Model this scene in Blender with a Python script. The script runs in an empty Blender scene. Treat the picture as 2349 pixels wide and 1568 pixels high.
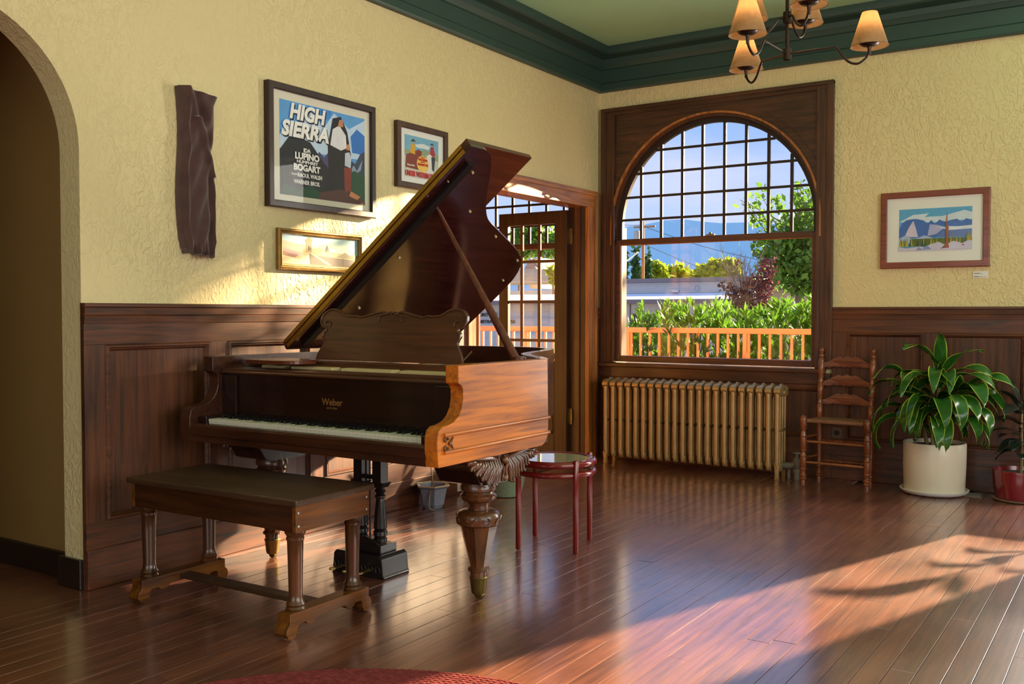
import bpy, bmesh, math, random
from mathutils import Vector, Matrix
R = math.radians
random.seed(7)
SC = bpy.context.scene
COL = SC.collection

def S(r, g, b, a=1.0):
    def f(c):
        c /= 255.0
        return c / 12.92 if c <= 0.04045 else ((c + 0.055) / 1.055) ** 2.4
    return (f(r), f(g), f(b), a)

# ------------------------------------------------------------------ camera
F_PX = 2223.0
cam = bpy.data.cameras.new('camera')
cam.sensor_width = 36.0
cam.lens = F_PX / 2349.0 * 36.0
cam.clip_start, cam.clip_end = 0.05, 3000
camo = bpy.data.objects.new('camera', cam)
camo.location = (3.91, -7.29, 1.22)
camo.rotation_euler = (R(90 - 1.70), 0, R(33.34))
COL.objects.link(camo)
SC.camera = camo

# ------------------------------------------------------------------ exposure
SC.view_settings.view_transform = 'Standard'
SC.view_settings.look = 'None'
SC.view_settings.gamma = 1.0
SC.view_settings.use_curve_mapping = False
SC.view_settings.exposure = 0.0
SC.cycles.max_bounces = 10
SC.cycles.transparent_max_bounces = 16
SC.cycles.sample_clamp_indirect = 4.0
SC.cycles.caustics_reflective = False
SC.cycles.caustics_refractive = False

# ------------------------------------------------------------------ sky
W = bpy.data.worlds.new('sky')
SC.world = W
W.use_nodes = True
nt = W.node_tree
nt.nodes.clear()
o_ = nt.nodes.new('ShaderNodeOutputWorld')
bg = nt.nodes.new('ShaderNodeBackground')
tc = nt.nodes.new('ShaderNodeTexCoord')
sep = nt.nodes.new('ShaderNodeSeparateXYZ')
rmp = nt.nodes.new('ShaderNodeValToRGB')
rmp.color_ramp.elements[0].position = 0.0
rmp.color_ramp.elements[0].color = S(208, 212, 238)
rmp.color_ramp.elements[1].position = 0.75
rmp.color_ramp.elements[1].color = S(140, 176, 234)
e = rmp.color_ramp.elements.new(0.10); e.color = S(180, 200, 240)
e = rmp.color_ramp.elements.new(0.24); e.color = S(124, 168, 238)
mp = nt.nodes.new('ShaderNodeMapping'); mp.inputs['Scale'].default_value = (2.2, 2.2, 9.0)
nz = nt.nodes.new('ShaderNodeTexNoise'); nz.inputs['Scale'].default_value = 2.0; nz.inputs['Detail'].default_value = 5
cr = nt.nodes.new('ShaderNodeValToRGB')
cr.color_ramp.elements[0].position = 0.42; cr.color_ramp.elements[0].color = (0, 0, 0, 1)
cr.color_ramp.elements[1].position = 0.72; cr.color_ramp.elements[1].color = (0.6, 0.6, 0.6, 1)
mx = nt.nodes.new('ShaderNodeMixRGB'); mx.inputs['Color2'].default_value = S(222, 220, 236)
L = nt.links.new
L(tc.outputs['Generated'], sep.inputs[0]); L(sep.outputs['Z'], rmp.inputs[0])
L(tc.outputs['Generated'], mp.inputs[0]); L(mp.outputs[0], nz.inputs[0]); L(nz.outputs['Fac'], cr.inputs[0])
L(cr.outputs[0], mx.inputs['Fac']); L(rmp.outputs[0], mx.inputs['Color1']); L(mx.outputs[0], bg.inputs[0])
bg.inputs[1].default_value = 1.25
L(bg.outputs[0], o_.inputs[0])

# ------------------------------------------------------------------ sun (low, from beyond the window wall)
sun = bpy.data.lights.new('sun', 'SUN')
sun.energy = 42.0
sun.color = (1.0, 0.74, 0.44)
sun.angle = R(0.9)
suno = bpy.data.objects.new('sun', sun)
suno.rotation_euler = Vector((0.317, 0.948, 0.274)).to_track_quat('Z', 'Y').to_euler()
COL.objects.link(suno)

# ------------------------------------------------------------------ daylight standing in the room's own window openings
def daylight(name, loc, rot, sx, sy, power, col=(1.0, 0.95, 0.86)):
    l = bpy.data.lights.new(name, 'AREA')
    l.shape = 'RECTANGLE'; l.size = sx; l.size_y = sy
    l.energy = power; l.color = col
    o = bpy.data.objects.new(name, l)
    o.location = loc; o.rotation_euler = rot
    COL.objects.link(o)
    return o
daylight('daylight_glazed_opening', (3.88, 0.10, 1.63), (R(-90), 0, 0), .66, 2.35, 125)
daylight('daylight_side_windows', (6.95, -5.2, 1.85), (0, R(90), 0), 1.9, 5.0, 175)
daylight('daylight_rear_windows', (3.2, -11.35, 1.9), (R(90), 0, 0), 4.6, 1.9, 80)

# =================================================================== mesh and material tools
class MB:
    def __init__(s, tf=None):
        s.v = []; s.f = []; s.mi = []; s.tf = tf
    def add(s, vs, fs, m=0):
        n = len(s.v)
        s.v += [s.tf(*p) if s.tf else tuple(p) for p in vs]
        s.f += [tuple(i + n for i in f) for f in fs]
        s.mi += [m] * len(fs)
        return s
    def box(s, x0, x1, y0, y1, z0, z1, m=0):
        return s.add([(x0, y0, z0), (x1, y0, z0), (x1, y1, z0), (x0, y1, z0), (x0, y0, z1), (x1, y0, z1), (x1, y1, z1), (x0, y1, z1)],
                     [(0, 3, 2, 1), (4, 5, 6, 7), (0, 1, 5, 4), (1, 2, 6, 5), (2, 3, 7, 6), (3, 0, 4, 7)], m)
    def prism(s, poly, axis, lo, hi, m=0):
        # poly: 2-D points in the plane normal to axis ('x': (y,z), 'y': (x,z), 'z': (x,y))
        def P(a, b, c):
            return (c, a, b) if axis == 'x' else ((a, c, b) if axis == 'y' else (a, b, c))
        n = len(poly)
        vs = [P(a, b, lo) for a, b in poly] + [P(a, b, hi) for a, b in poly]
        fs = [tuple(range(n))[::-1], tuple(range(n, 2 * n))] + [(i, (i + 1) % n, n + (i + 1) % n, n + i) for i in range(n)]
        return s.add(vs, fs, m)
    def lathe(s, prof, c=(0, 0, 0), n=24, m=0, flat=0.0):
        # prof: (radius, z) from bottom to top
        vs = []
        for r, z in prof:
            for k in range(n):
                a = 2 * math.pi * (k + flat) / n
                vs.append((c[0] + r * math.cos(a), c[1] + r * math.sin(a), c[2] + z))
        fs = []
        for j in range(len(prof) - 1):
            for k in range(n):
                fs.append((j * n + k, j * n + (k + 1) % n, (j + 1) * n + (k + 1) % n, (j + 1) * n + k))
        fs.append(tuple(range(n))[::-1]); fs.append(tuple((len(prof) - 1) * n + k for k in range(n)))
        return s.add(vs, fs, m)
    def tube(s, pts, r, n=8, m=0, closed=False, flat=1.0):
        pts = [Vector(p) for p in pts]
        rs = r if isinstance(r, (list, tuple)) else [r] * len(pts)
        vs = []; N = len(pts); up = None
        for i, p in enumerate(pts):
            a = pts[(i - 1) % N] if (closed or i > 0) else p
            b = pts[(i + 1) % N] if (closed or i < N - 1) else p
            d = (b - a).normalized() if (b - a).length > 1e-9 else Vector((0, 0, 1))
            if up is None:
                up = Vector((0, 0, 1)) if abs(d.z) < 0.9 else Vector((1, 0, 0))
            x = d.cross(up)
            if x.length < 1e-6:
                x = d.orthogonal()
            x.normalize(); y = x.cross(d).normalized(); up = y
            for k in range(n):
                t = 2 * math.pi * k / n
                vs.append(tuple(p + x * (rs[i] * math.cos(t)) + y * (rs[i] * flat * math.sin(t))))
        fs = []
        for i in range(N if closed else N - 1):
            j = (i + 1) % N
            for k in range(n):
                fs.append((i * n + k, i * n + (k + 1) % n, j * n + (k + 1) % n, j * n + k))
        if not closed:
            fs.append(tuple(range(n))[::-1]); fs.append(tuple((N - 1) * n + k for k in range(n)))
        return s.add(vs, fs, m)
    def ball(s, c, r, n=12, m=0, sz=1.0):
        k = max(4, n // 2)
        prof = [(max(1e-4, r * math.sin(math.pi * j / k)), -r * sz * math.cos(math.pi * j / k)) for j in range(k + 1)]
        return s.lathe(prof, c, n, m)
    def ring(s, u0, u1, z0, z1, prof, m=0):
        # a mitred rectangular moulding in (u, d, z); prof: closed list of (inset, d)
        n = len(prof); vs = []
        for i, d in prof:
            vs += [(u0 + i, d, z0 + i), (u1 - i, d, z0 + i), (u1 - i, d, z1 - i), (u0 + i, d, z1 - i)]
        fs = []
        for a in range(n):
            b = (a + 1) % n
            for k in range(4):
                l = (k + 1) % 4
                fs.append((a * 4 + k, a * 4 + l, b * 4 + l, b * 4 + k))
        return s.add(vs, fs, m)
    def hexa(s, q0, q1, m=0):
        # two quads (lists of four points) joined
        return s.add(list(q0) + list(q1), [(3, 2, 1, 0), (4, 5, 6, 7), (0, 1, 5, 4), (1, 2, 6, 5), (2, 3, 7, 6), (3, 0, 4, 7)], m)
    def mesh(s, name, mats, smooth=False, bevel=0.0, uv=None):
        me = bpy.data.meshes.new(name)
        me.from_pydata(s.v, [], s.f)
        for m in (mats if isinstance(mats, (list, tuple)) else [mats]):
            me.materials.append(m)
        for p, i in zip(me.polygons, s.mi):
            p.material_index = i
        bm = bmesh.new(); bm.from_mesh(me)
        bmesh.ops.recalc_face_normals(bm, faces=bm.faces)
        if bevel:
            es = [e for e in bm.edges if len(e.link_faces) == 2 and e.calc_face_angle(0) > 0.6]
            bmesh.ops.bevel(bm, geom=es, offset=bevel, segments=2, affect='EDGES', profile=0.6, clamp_overlap=True)
        bm.to_mesh(me); bm.free()
        if smooth:
            for p in me.polygons:
                p.use_smooth = True
            try:
                me.set_sharp_from_angle(angle=R(smooth if smooth is not True else 38))
            except Exception:
                pass
        return me
    def build(s, name, mats, parent=None, smooth=False, bevel=0.0, loc=None, rz=0.0):
        o = bpy.data.objects.new(name, s.mesh(name, mats, smooth, bevel))
        COL.objects.link(o)
        if loc: o.location = loc
        if rz: o.rotation_euler = (0, 0, rz)
        if parent: o.parent = parent
        return o

def empty(name, loc=(0, 0, 0), rz=0.0, parent=None):
    o = bpy.data.objects.new(name, None)
    o.empty_display_size = 0.1
    o.location = loc; o.rotation_euler = (0, 0, rz)
    COL.objects.link(o)
    if parent: o.parent = parent
    return o
def tag(o, label, cat, group=None):
    o['label'] = label; o['category'] = cat
    if group: o['group'] = group
    return o
def thing(name, label, cat, loc=(0, 0, 0), rz=0.0, group=None):
    return tag(empty(name, loc, rz), label, cat, group)
def struct(o, label=None):
    o['kind'] = 'structure'
    if label: o['label'] = label
    return o
def place(me, name, parent, loc=(0, 0, 0), rot=(0, 0, 0)):
    o = bpy.data.objects.new(name, me); COL.objects.link(o)
    o.location = loc; o.rotation_euler = rot
    if parent: o.parent = parent
    return o
def bez(p0, p1, p2, p3, n=10):
    out = []
    for i in range(n + 1):
        t = i / n; u = 1 - t
        out.append(tuple(u**3 * a + 3 * u * u * t * b + 3 * u * t * t * c + t**3 * d for a, b, c, d in zip(p0, p1, p2, p3)))
    return out
def crom(pts, n=6, closed=False):
    out = []; N = len(pts)
    for i in range(N if closed else N - 1):
        g = lambda k: pts[k % N] if closed else pts[min(max(k, 0), N - 1)]
        a, b, c, d = g(i - 1), g(i), g(i + 1), g(i + 2)
        for j in range(n):
            t = j / n
            out.append(tuple(0.5 * ((2 * q) + (-p + r) * t + (2 * p - 5 * q + 4 * r - w) * t * t + (-p + 3 * q - 3 * r + w) * t**3) for p, q, r, w in zip(a, b, c, d)))
    if not closed: out.append(tuple(pts[-1]))
    return out

MATS = {}
def mat(name, col, rough=0.5, metal=0.0, spec=0.5, coat=0.0, var=0.0, vscale=8.0, bump=0.0, bscale=60.0, emit=None, transl=0.0, objvar=0.0):
    m = bpy.data.materials.new(name); m.use_nodes = True
    nt = m.node_tree; b = nt.nodes['Principled BSDF']; L = nt.links.new
    b.inputs['Base Color'].default_value = col
    b.inputs['Roughness'].default_value = rough
    b.inputs['Metallic'].default_value = metal
    b.inputs['Specular IOR Level'].default_value = spec
    b.inputs['Coat Weight'].default_value = coat
    b.inputs['Coat Roughness'].default_value = 0.08
    tc = nt.nodes.new('ShaderNodeTexCoord')
    if var:
        nz = nt.nodes.new('ShaderNodeTexNoise'); nz.inputs['Scale'].default_value = vscale; nz.inputs['Detail'].default_value = 4
        mr = nt.nodes.new('ShaderNodeMapRange'); mr.inputs['From Min'].default_value = 0.25; mr.inputs['From Max'].default_value = 0.75
        mr.inputs['To Min'].default_value = 1 - var; mr.inputs['To Max'].default_value = 1 + var
        mx = nt.nodes.new('ShaderNodeMixRGB'); mx.blend_type = 'MULTIPLY'; mx.inputs['Fac'].default_value = 1; mx.inputs['Color1'].default_value = col
        L(tc.outputs['Object'], nz.inputs[0]); L(nz.outputs['Fac'], mr.inputs[0]); L(mr.outputs[0], mx.inputs['Color2']); L(mx.outputs[0], b.inputs['Base Color'])
    if bump:
        n2 = nt.nodes.new('ShaderNodeTexNoise'); n2.inputs['Scale'].default_value = bscale; n2.inputs['Detail'].default_value = 3
        bp = nt.nodes.new('ShaderNodeBump'); bp.inputs['Strength'].default_value = bump; bp.inputs['Distance'].default_value = 0.005
        L(tc.outputs['Object'], n2.inputs[0]); L(n2.outputs['Fac'], bp.inputs['Height']); L(bp.outputs[0], b.inputs['Normal'])
    if emit:
        b.inputs['Emission Color'].default_value = emit[0]; b.inputs['Emission Strength'].default_value = emit[1]
    if transl:
        tr = nt.nodes.new('ShaderNodeBsdfTranslucent'); tr.inputs['Color'].default_value = col
        ms = nt.nodes.new('ShaderNodeMixShader'); ms.inputs[0].default_value = transl
        L(b.outputs[0], ms.inputs[1]); L(tr.outputs[0], ms.inputs[2]); L(ms.outputs[0], nt.nodes['Material Output'].inputs[0])
        if var: L(mx.outputs[0], tr.inputs['Color'])
    return m

def wood(name, dark, light, axis='z', rough=0.35, coat=0.25, grain=1.0, scale=1.0, big=0.35, bump=0.12, rand=0.0):
    m = bpy.data.materials.new(name); m.use_nodes = True
    nt = m.node_tree; b = nt.nodes['Principled BSDF']; L = nt.links.new
    tc = nt.nodes.new('ShaderNodeTexCoord'); mp = nt.nodes.new('ShaderNodeMapping')
    sc = [16.0 * scale] * 3; sc['xyz'.index(axis)] = 0.9 * scale
    mp.inputs['Scale'].default_value = sc
    nz = nt.nodes.new('ShaderNodeTexNoise'); nz.inputs['Scale'].default_value = 2.4; nz.inputs['Detail'].default_value = 7; nz.inputs['Roughness'].default_value = 0.62; nz.inputs['Distortion'].default_value = 0.5 * grain
    n2 = nt.nodes.new('ShaderNodeTexNoise'); n2.inputs['Scale'].default_value = 2.2 * scale; n2.inputs['Detail'].default_value = 2
    ad = nt.nodes.new('ShaderNodeMath'); ad.operation = 'MULTIPLY_ADD'; ad.inputs[1].default_value = big
    sb = nt.nodes.new('ShaderNodeMath'); sb.operation = 'SUBTRACT'; sb.inputs[1].default_value = big * 0.5
    rp = nt.nodes.new('ShaderNodeValToRGB')
    rp.color_ramp.elements[0].position = 0.30; rp.color_ramp.elements[0].color = dark
    rp.color_ramp.elements[1].position = 0.72; rp.color_ramp.elements[1].color = light
    L(tc.outputs['Object'], mp.inputs[0]); L(mp.outputs[0], nz.inputs[0]); L(tc.outputs['Object'], n2.inputs[0])
    L(n2.outputs['Fac'], ad.inputs[0]); L(nz.outputs['Fac'], ad.inputs[2]); L(ad.outputs[0], sb.inputs[0])
    last = sb
    if rand:
        oi = nt.nodes.new('ShaderNodeObjectInfo')
        a2 = nt.nodes.new('ShaderNodeMath'); a2.operation = 'MULTIPLY_ADD'; a2.inputs[1].default_value = rand
        s2 = nt.nodes.new('ShaderNodeMath'); s2.operation = 'SUBTRACT'; s2.inputs[1].default_value = rand * 0.5
        L(oi.outputs['Random'], a2.inputs[0]); L(last.outputs[0], a2.inputs[2]); L(a2.outputs[0], s2.inputs[0]); last = s2
        vm = nt.nodes.new('ShaderNodeVectorMath'); vm.operation = 'ADD'
        L(tc.outputs['Object'], vm.inputs[0]); L(oi.outputs['Location'], vm.inputs[1])
        L(vm.outputs[0], mp.inputs[0]); L(vm.outputs[0], n2.inputs[0])
    L(last.outputs[0], rp.inputs[0]); L(rp.outputs[0], b.inputs['Base Color'])
    mr = nt.nodes.new('ShaderNodeMapRange'); mr.inputs['To Min'].default_value = rough * 0.75; mr.inputs['To Max'].default_value = rough * 1.3
    L(n2.outputs['Fac'], mr.inputs[0]); L(mr.outputs[0], b.inputs['Roughness'])
    bp = nt.nodes.new('ShaderNodeBump'); bp.inputs['Strength'].default_value = bump; bp.inputs['Distance'].default_value = 0.003
    L(nz.outputs['Fac'], bp.inputs['Height']); L(bp.outputs[0], b.inputs['Normal'])
    b.inputs['Coat Weight'].default_value = coat; b.inputs['Coat Roughness'].default_value = 0.1
    return m

def stucco(name, col, strength=0.6):
    m = bpy.data.materials.new(name); m.use_nodes = True
    nt = m.node_tree; b = nt.nodes['Principled BSDF']; L = nt.links.new
    b.inputs['Roughness'].default_value = 0.62; b.inputs['Specular IOR Level'].default_value = 0.35
    tc = nt.nodes.new('ShaderNodeTexCoord'); mp = nt.nodes.new('ShaderNodeMapping'); mp.inputs['Scale'].default_value = (26, 26, 17)
    n1 = nt.nodes.new('ShaderNodeTexNoise'); n1.inputs['Scale'].default_value = 1.0; n1.inputs['Detail'].default_value = 3; n1.inputs['Distortion'].default_value = 1.6
    rp = nt.nodes.new('ShaderNodeValToRGB'); rp.color_ramp.elements[0].position = 0.46; rp.color_ramp.elements[1].position = 0.60
    n2 = nt.nodes.new('ShaderNodeTexNoise'); n2.inputs['Scale'].default_value = 1.1; n2.inputs['Detail'].default_value = 2
    mr = nt.nodes.new('ShaderNodeMapRange'); mr.inputs['From Min'].default_value = 0.35; mr.inputs['From Max'].default_value = 0.6; mr.inputs['To Min'].default_value = 0.35; mr.inputs['To Max'].default_value = 1.0
    mu = nt.nodes.new('ShaderNodeMath'); mu.operation = 'MULTIPLY'
    bp = nt.nodes.new('ShaderNodeBump'); bp.inputs['Strength'].default_value = strength; bp.inputs['Distance'].default_value = 0.007
    v = nt.nodes.new('ShaderNodeMapRange'); v.inputs['To Min'].default_value = 0.93; v.inputs['To Max'].default_value = 1.07
    mx = nt.nodes.new('ShaderNodeMixRGB'); mx.blend_type = 'MULTIPLY'; mx.inputs['Fac'].default_value = 1; mx.inputs['Color1'].default_value = col
    L(tc.outputs['Object'], mp.inputs[0]); L(mp.outputs[0], n1.inputs[0]); L(n1.outputs['Fac'], rp.inputs[0])
    L(tc.outputs['Object'], n2.inputs[0]); L(n2.outputs['Fac'], mr.inputs[0]); L(rp.outputs[0], mu.inputs[0]); L(mr.outputs[0], mu.inputs[1])
    L(mu.outputs[0], bp.inputs['Height']); L(bp.outputs[0], b.inputs['Normal'])
    L(n2.outputs['Fac'], v.inputs[0]); L(v.outputs[0], mx.inputs['Color2']); L(mx.outputs[0], b.inputs['Base Color'])
    return m

def thin_glass(name, tint=(1, 1, 1, 1), ior=1.45):
    m = bpy.data.materials.new(name); m.use_nodes = True
    nt = m.node_tree; nt.nodes.clear(); L = nt.links.new
    out = nt.nodes.new('ShaderNodeOutputMaterial'); t = nt.nodes.new('ShaderNodeBsdfTransparent'); t.inputs[0].default_value = tint
    g = nt.nodes.new('ShaderNodeBsdfGlossy'); g.inputs['Roughness'].default_value = 0.02
    fr = nt.nodes.new('ShaderNodeFresnel'); fr.inputs['IOR'].default_value = ior
    ms = nt.nodes.new('ShaderNodeMixShader')
    ge = nt.nodes.new('ShaderNodeNewGeometry'); iv = nt.nodes.new('ShaderNodeMath'); iv.operation = 'SUBTRACT'; iv.inputs[0].default_value = 1.0
    mu = nt.nodes.new('ShaderNodeMath'); mu.operation = 'MULTIPLY'
    L(ge.outputs['Backfacing'], iv.inputs[1]); L(iv.outputs[0], mu.inputs[0]); L(fr.outputs[0], mu.inputs[1])
    L(mu.outputs[0], ms.inputs[0]); L(t.outputs[0], ms.inputs[1]); L(g.outputs[0], ms.inputs[2]); L(ms.outputs[0], out.inputs[0])
    return m

M = {}
M['wall'] = stucco('cream_stucco', S(230, 210, 158))
M['hall'] = mat('hall_plaster_dimmed', S(158, 124, 72), 0.8, var=0.05, vscale=2)  # cream darkened: the passage's dimness is in the colour
M['ceil'] = mat('green_ceiling_paint', S(178, 226, 186), 0.8, var=0.04, vscale=1.5)
M['cornice'] = mat('dark_green_paint', S(50, 74, 66), 0.45, var=0.06, vscale=3)
wd, wl = S(46, 22, 10), S(112, 60, 27)
M['wains_v'] = wood('stained_wood_upright', wd, wl, 'z', 0.55, 0.1)
M['wains_y'] = wood('stained_wood_along_wall', wd, S(118, 62, 27), 'y', 0.55, 0.1)
M['wains_x'] = wood('stained_wood_across', wd, S(118, 62, 27), 'x', 0.52, 0.1)
M['trim_z'] = wood('casing_wood_upright', S(118, 64, 28), S(206, 130, 64), 'z', 0.38, 0.2)
M['trim_y'] = wood('casing_wood_along', S(118, 64, 28), S(206, 130, 64), 'y', 0.38, 0.2)
M['win_z'] = wood('window_wood_upright', S(46, 23, 12), S(102, 58, 30), 'z', 0.38, 0.2)
M['win_x'] = wood('window_wood_across', S(44, 22, 12), S(96, 54, 28), 'x', 0.38, 0.2)
M['leafw'] = wood('door_leaf_wood_shaded', S(34, 17, 10), S(80, 44, 24), 'z', 0.42, 0.1)  # darker copy of the window wood, holding the shade on leaf and jamb
M['sash'] = wood('sash_wood', S(58, 30, 20), S(104, 58, 36), 'x', 0.4, 0.15)
M['muntin'] = mat('muntin_paint', S(44, 28, 22), 0.55)
M['glass'] = thin_glass('window_glass')
M['picglass'] = thin_glass('picture_glass', ior=1.17)
M['brass'] = mat('aged_brass', S(172, 132, 52), 0.38, 0.9, var=0.15, vscale=20)
M['brassdull'] = mat('tarnished_brass', S(138, 114, 62), 0.38, 0.85, var=0.25, vscale=30)
M['steel'] = mat('steel', S(190, 190, 190), 0.3, 1.0)
M['iron'] = mat('dark_iron', S(40, 38, 38), 0.45, 0.6)
M['black'] = mat('ebony_black', S(18, 17, 18), 0.32, coat=0.3)
M['white'] = mat('white_paint', S(232, 230, 224), 0.4)
M['paper'] = mat('white_card', S(236, 234, 228), 0.7)

# =================================================================== the room
CEIL = 3.406
XR, YF = 7.1, -11.5
# ---- floor
def floor_wood():
    m = wood('red_brown_floor_board', S(80, 40, 27), S(138, 80, 55), 'y', 0.27, 0.9, 1.2, 1.0, 0.5, 0.0, rand=0.12)
    nt = m.node_tree; b = nt.nodes['Principled BSDF']; L = nt.links.new
    tc = nt.nodes.new('ShaderNodeTexCoord'); oi = nt.nodes.new('ShaderNodeObjectInfo')
    vm = nt.nodes.new('ShaderNodeVectorMath'); vm.operation = 'ADD'
    L(tc.outputs['Object'], vm.inputs[0]); L(oi.outputs['Location'], vm.inputs[1])
    mp = nt.nodes.new('ShaderNodeMapping'); mp.inputs['Scale'].default_value = (3.0, 60, 1); mp.inputs['Rotation'].default_value = (0, 0, R(7))
    n = nt.nodes.new('ShaderNodeTexNoise'); n.inputs['Scale'].default_value = 1.6; n.inputs['Detail'].default_value = 4
    n3 = nt.nodes.new('ShaderNodeTexNoise'); n3.inputs['Scale'].default_value = 0.9; n3.inputs['Detail'].default_value = 3
    bp = nt.nodes.new('ShaderNodeBump'); bp.inputs['Strength'].default_value = 0.16; bp.inputs['Distance'].default_value = 0.002
    L(vm.outputs[0], mp.inputs[0]); L(mp.outputs[0], n.inputs[0]); L(n.outputs['Fac'], bp.inputs['Height']); L(bp.outputs[0], b.inputs['Normal'])
    L(vm.outputs[0], n3.inputs[0])
    mr = nt.nodes.new('ShaderNodeMapRange'); mr.inputs['From Min'].default_value = 0.3; mr.inputs['From Max'].default_value = 0.7
    mr.inputs['To Min'].default_value = 0.28; mr.inputs['To Max'].default_value = 0.50
    L(n3.outputs['Fac'], mr.inputs[0]); L(mr.outputs[0], b.inputs['Roughness'])
    b.inputs['Specular IOR Level'].default_value = 0.9; b.inputs['Coat Roughness'].default_value = 0.17; b.inputs['Coat IOR'].default_value = 2.0; b.inputs['Coat Weight'].default_value = 1.0
    # a blond worn patina in scuffed streaks
    return m
M['floor'] = floor_wood()
M['gap'] = mat('floor_joint', S(70, 38, 28), 0.6)
PW = 0.0857
NX, Y0F = 55, -6.3
base = MB().box(-3.2, XR + 0.2, YF - 0.2, 0.3, -0.06, -0.008)
floor = struct(base.build('floor', M['gap']), 'worn red-brown strip wood floor')
lens = [0.9, 1.2, 1.5, 1.8, 2.2]
pmesh = {}
for l in lens:
    pmesh[l] = MB().box(-PW / 2 + 0.0011, PW / 2 - 0.0011, 0.0008, l - 0.0008, -0.012, 0).mesh('plank', M['floor'], bevel=0.0007)
rf = random.Random(3)
for i in range(NX):
    x = 0.012 + PW * (i + 0.5)
    y = Y0F - rf.random() * 1.2
    while y < -0.05:
        l = rf.choice(lens)
        if y + l > -0.02:
            l2 = -0.02 - y
            if l2 < 0.25: break
            me = MB().box(-PW / 2 + 0.0011, PW / 2 - 0.0011, 0.0008, l2, -0.012, 0).mesh('plank', M['floor'], bevel=0.0007)
        else:
            me = pmesh[l]
        if y + l > Y0F:
            place(me, 'plank', floor, (x, y, rf.uniform(-0.0006, 0.0006)))
        y += l
xe = 0.012 + PW * NX
for (a, b_, c, d) in ((xe, XR + .2, YF - .2, 0.0), (-3.2, xe, YF - .2, Y0F - 1.2), (-3.2, 0.012, Y0F - 1.2, 0.3)):
    o = MB().box(a, b_, c, d, -0.008, -0.0008).build('board_run', M['floor'], floor)

# ---- walls from (u, z) openings
def wall_cols(mb, u0, u1, z1, ops, lo, hi, to):
    # ops: (ua, ub, zb, top) with top a number or a function of u; to(u, d, z)
    us = {u0, u1}
    for ua, ub, zb, top in ops:
        us |= {ua, ub}
        if callable(top):
            n = 36
            us |= {ua + (ub - ua) * (0.5 - 0.5 * math.cos(math.pi * k / n)) for k in range(n + 1)}
    us = sorted(us)
    def col(a, b, za0, zb0, za1, zb1):
        mb.hexa([to(a, lo, za0), to(b, lo, zb0), to(b, hi, zb0), to(a, hi, za0)], [to(a, lo, za1), to(b, lo, zb1), to(b, hi, zb1), to(a, hi, za1)])
    for a, b in zip(us, us[1:]):
        if b - a < 1e-6: continue
        c = (a + b) / 2; hit = None
        for op in ops:
            if op[0] - 1e-6 <= c <= op[1] + 1e-6: hit = op
        if not hit:
            col(a, b, 0, 0, z1, z1)
        else:
            if hit[2] > 0: col(a, b, 0, 0, hit[2], hit[2])
            f = hit[3]
            ta, tb = (f(a), f(b)) if callable(f) else (f, f)
            if ta < z1 - 1e-4: col(a, b, ta, tb, z1, z1)
def arch(c, r, zc):
    return lambda u: zc + math.sqrt(max(0.0, r * r - (u - c) ** 2))
TL = lambda u, d, z: (d, u, z)       # left wall: d out into the room
TB = lambda u, d, z: (u, -d, z)      # window wall
mb = MB()
AR = arch(-5.345, 0.565, 1.93)
DY0, DY1, DZ = -1.80, -0.24, 2.10
wall_cols(mb, YF, 0.0, CEIL + .05, [(-5.91, -4.78, 0, AR), (DY0 - .03, DY1 + .03, 0, DZ + .03)], -0.145, 0.0, TL)
wl_ = struct(mb.build('wall_left', M['wall'], smooth=25), 'cream textured plaster wall')
CX, GR, ZC = 0.993, 0.80, 1.933            # the arched windows
AX = -1.007                                 # centre of the next window along, beyond the doorway
mb = MB()
wall_cols(mb, -2.95, XR, CEIL + .05, [(0.06, 1.90, 0.80, 2.88), (AX - .92, AX + .92, 0.80, 2.88), (3.52, 5.1, 0.42, 2.85)], -0.22, 0.0, TB)
struct(mb.build('wall_back', M['wall'], smooth=25), 'cream textured plaster wall with arched window')
mb = MB()
wall_cols(mb, YF, 0.0, CEIL + .05, [(-7.7, -2.7, 0.85, 2.85)], 0.0, 0.2, lambda u, d, z: (XR + d, u, z))
struct(mb.build('wall_right', M['wall']))
mb = MB()
wall_cols(mb, -3.0, XR + .2, CEIL + .05, [(0.9, 5.5, 0.9, 2.85)], 0.0, 0.2, lambda u, d, z: (u, YF - d, z))
struct(mb.build('wall_front', M['wall']))
struct(MB().box(-3.2, XR + .2, YF - .2, 0.22, CEIL, CEIL + .12).build('ceiling', M['ceil']), 'pale green ceiling')
# the passage behind the arch and the entry behind the French door
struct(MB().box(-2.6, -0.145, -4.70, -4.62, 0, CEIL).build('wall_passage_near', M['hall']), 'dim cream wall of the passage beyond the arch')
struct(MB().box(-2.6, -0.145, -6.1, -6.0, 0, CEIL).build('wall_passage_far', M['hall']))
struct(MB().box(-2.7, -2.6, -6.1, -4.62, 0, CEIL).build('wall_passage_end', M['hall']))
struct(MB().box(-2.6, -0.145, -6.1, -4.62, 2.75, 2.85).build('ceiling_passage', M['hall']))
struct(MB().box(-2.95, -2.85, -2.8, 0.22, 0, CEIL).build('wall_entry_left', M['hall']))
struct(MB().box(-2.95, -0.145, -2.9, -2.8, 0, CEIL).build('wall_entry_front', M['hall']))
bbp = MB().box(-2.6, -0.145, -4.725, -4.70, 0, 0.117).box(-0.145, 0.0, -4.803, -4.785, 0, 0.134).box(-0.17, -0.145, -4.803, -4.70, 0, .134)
struct(bbp.build('baseboard_passage', wood('black_brown_base', S(24, 13, 10), S(44, 26, 18), 'x', .4), bevel=.004), 'near-black baseboard in the archway')

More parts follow.
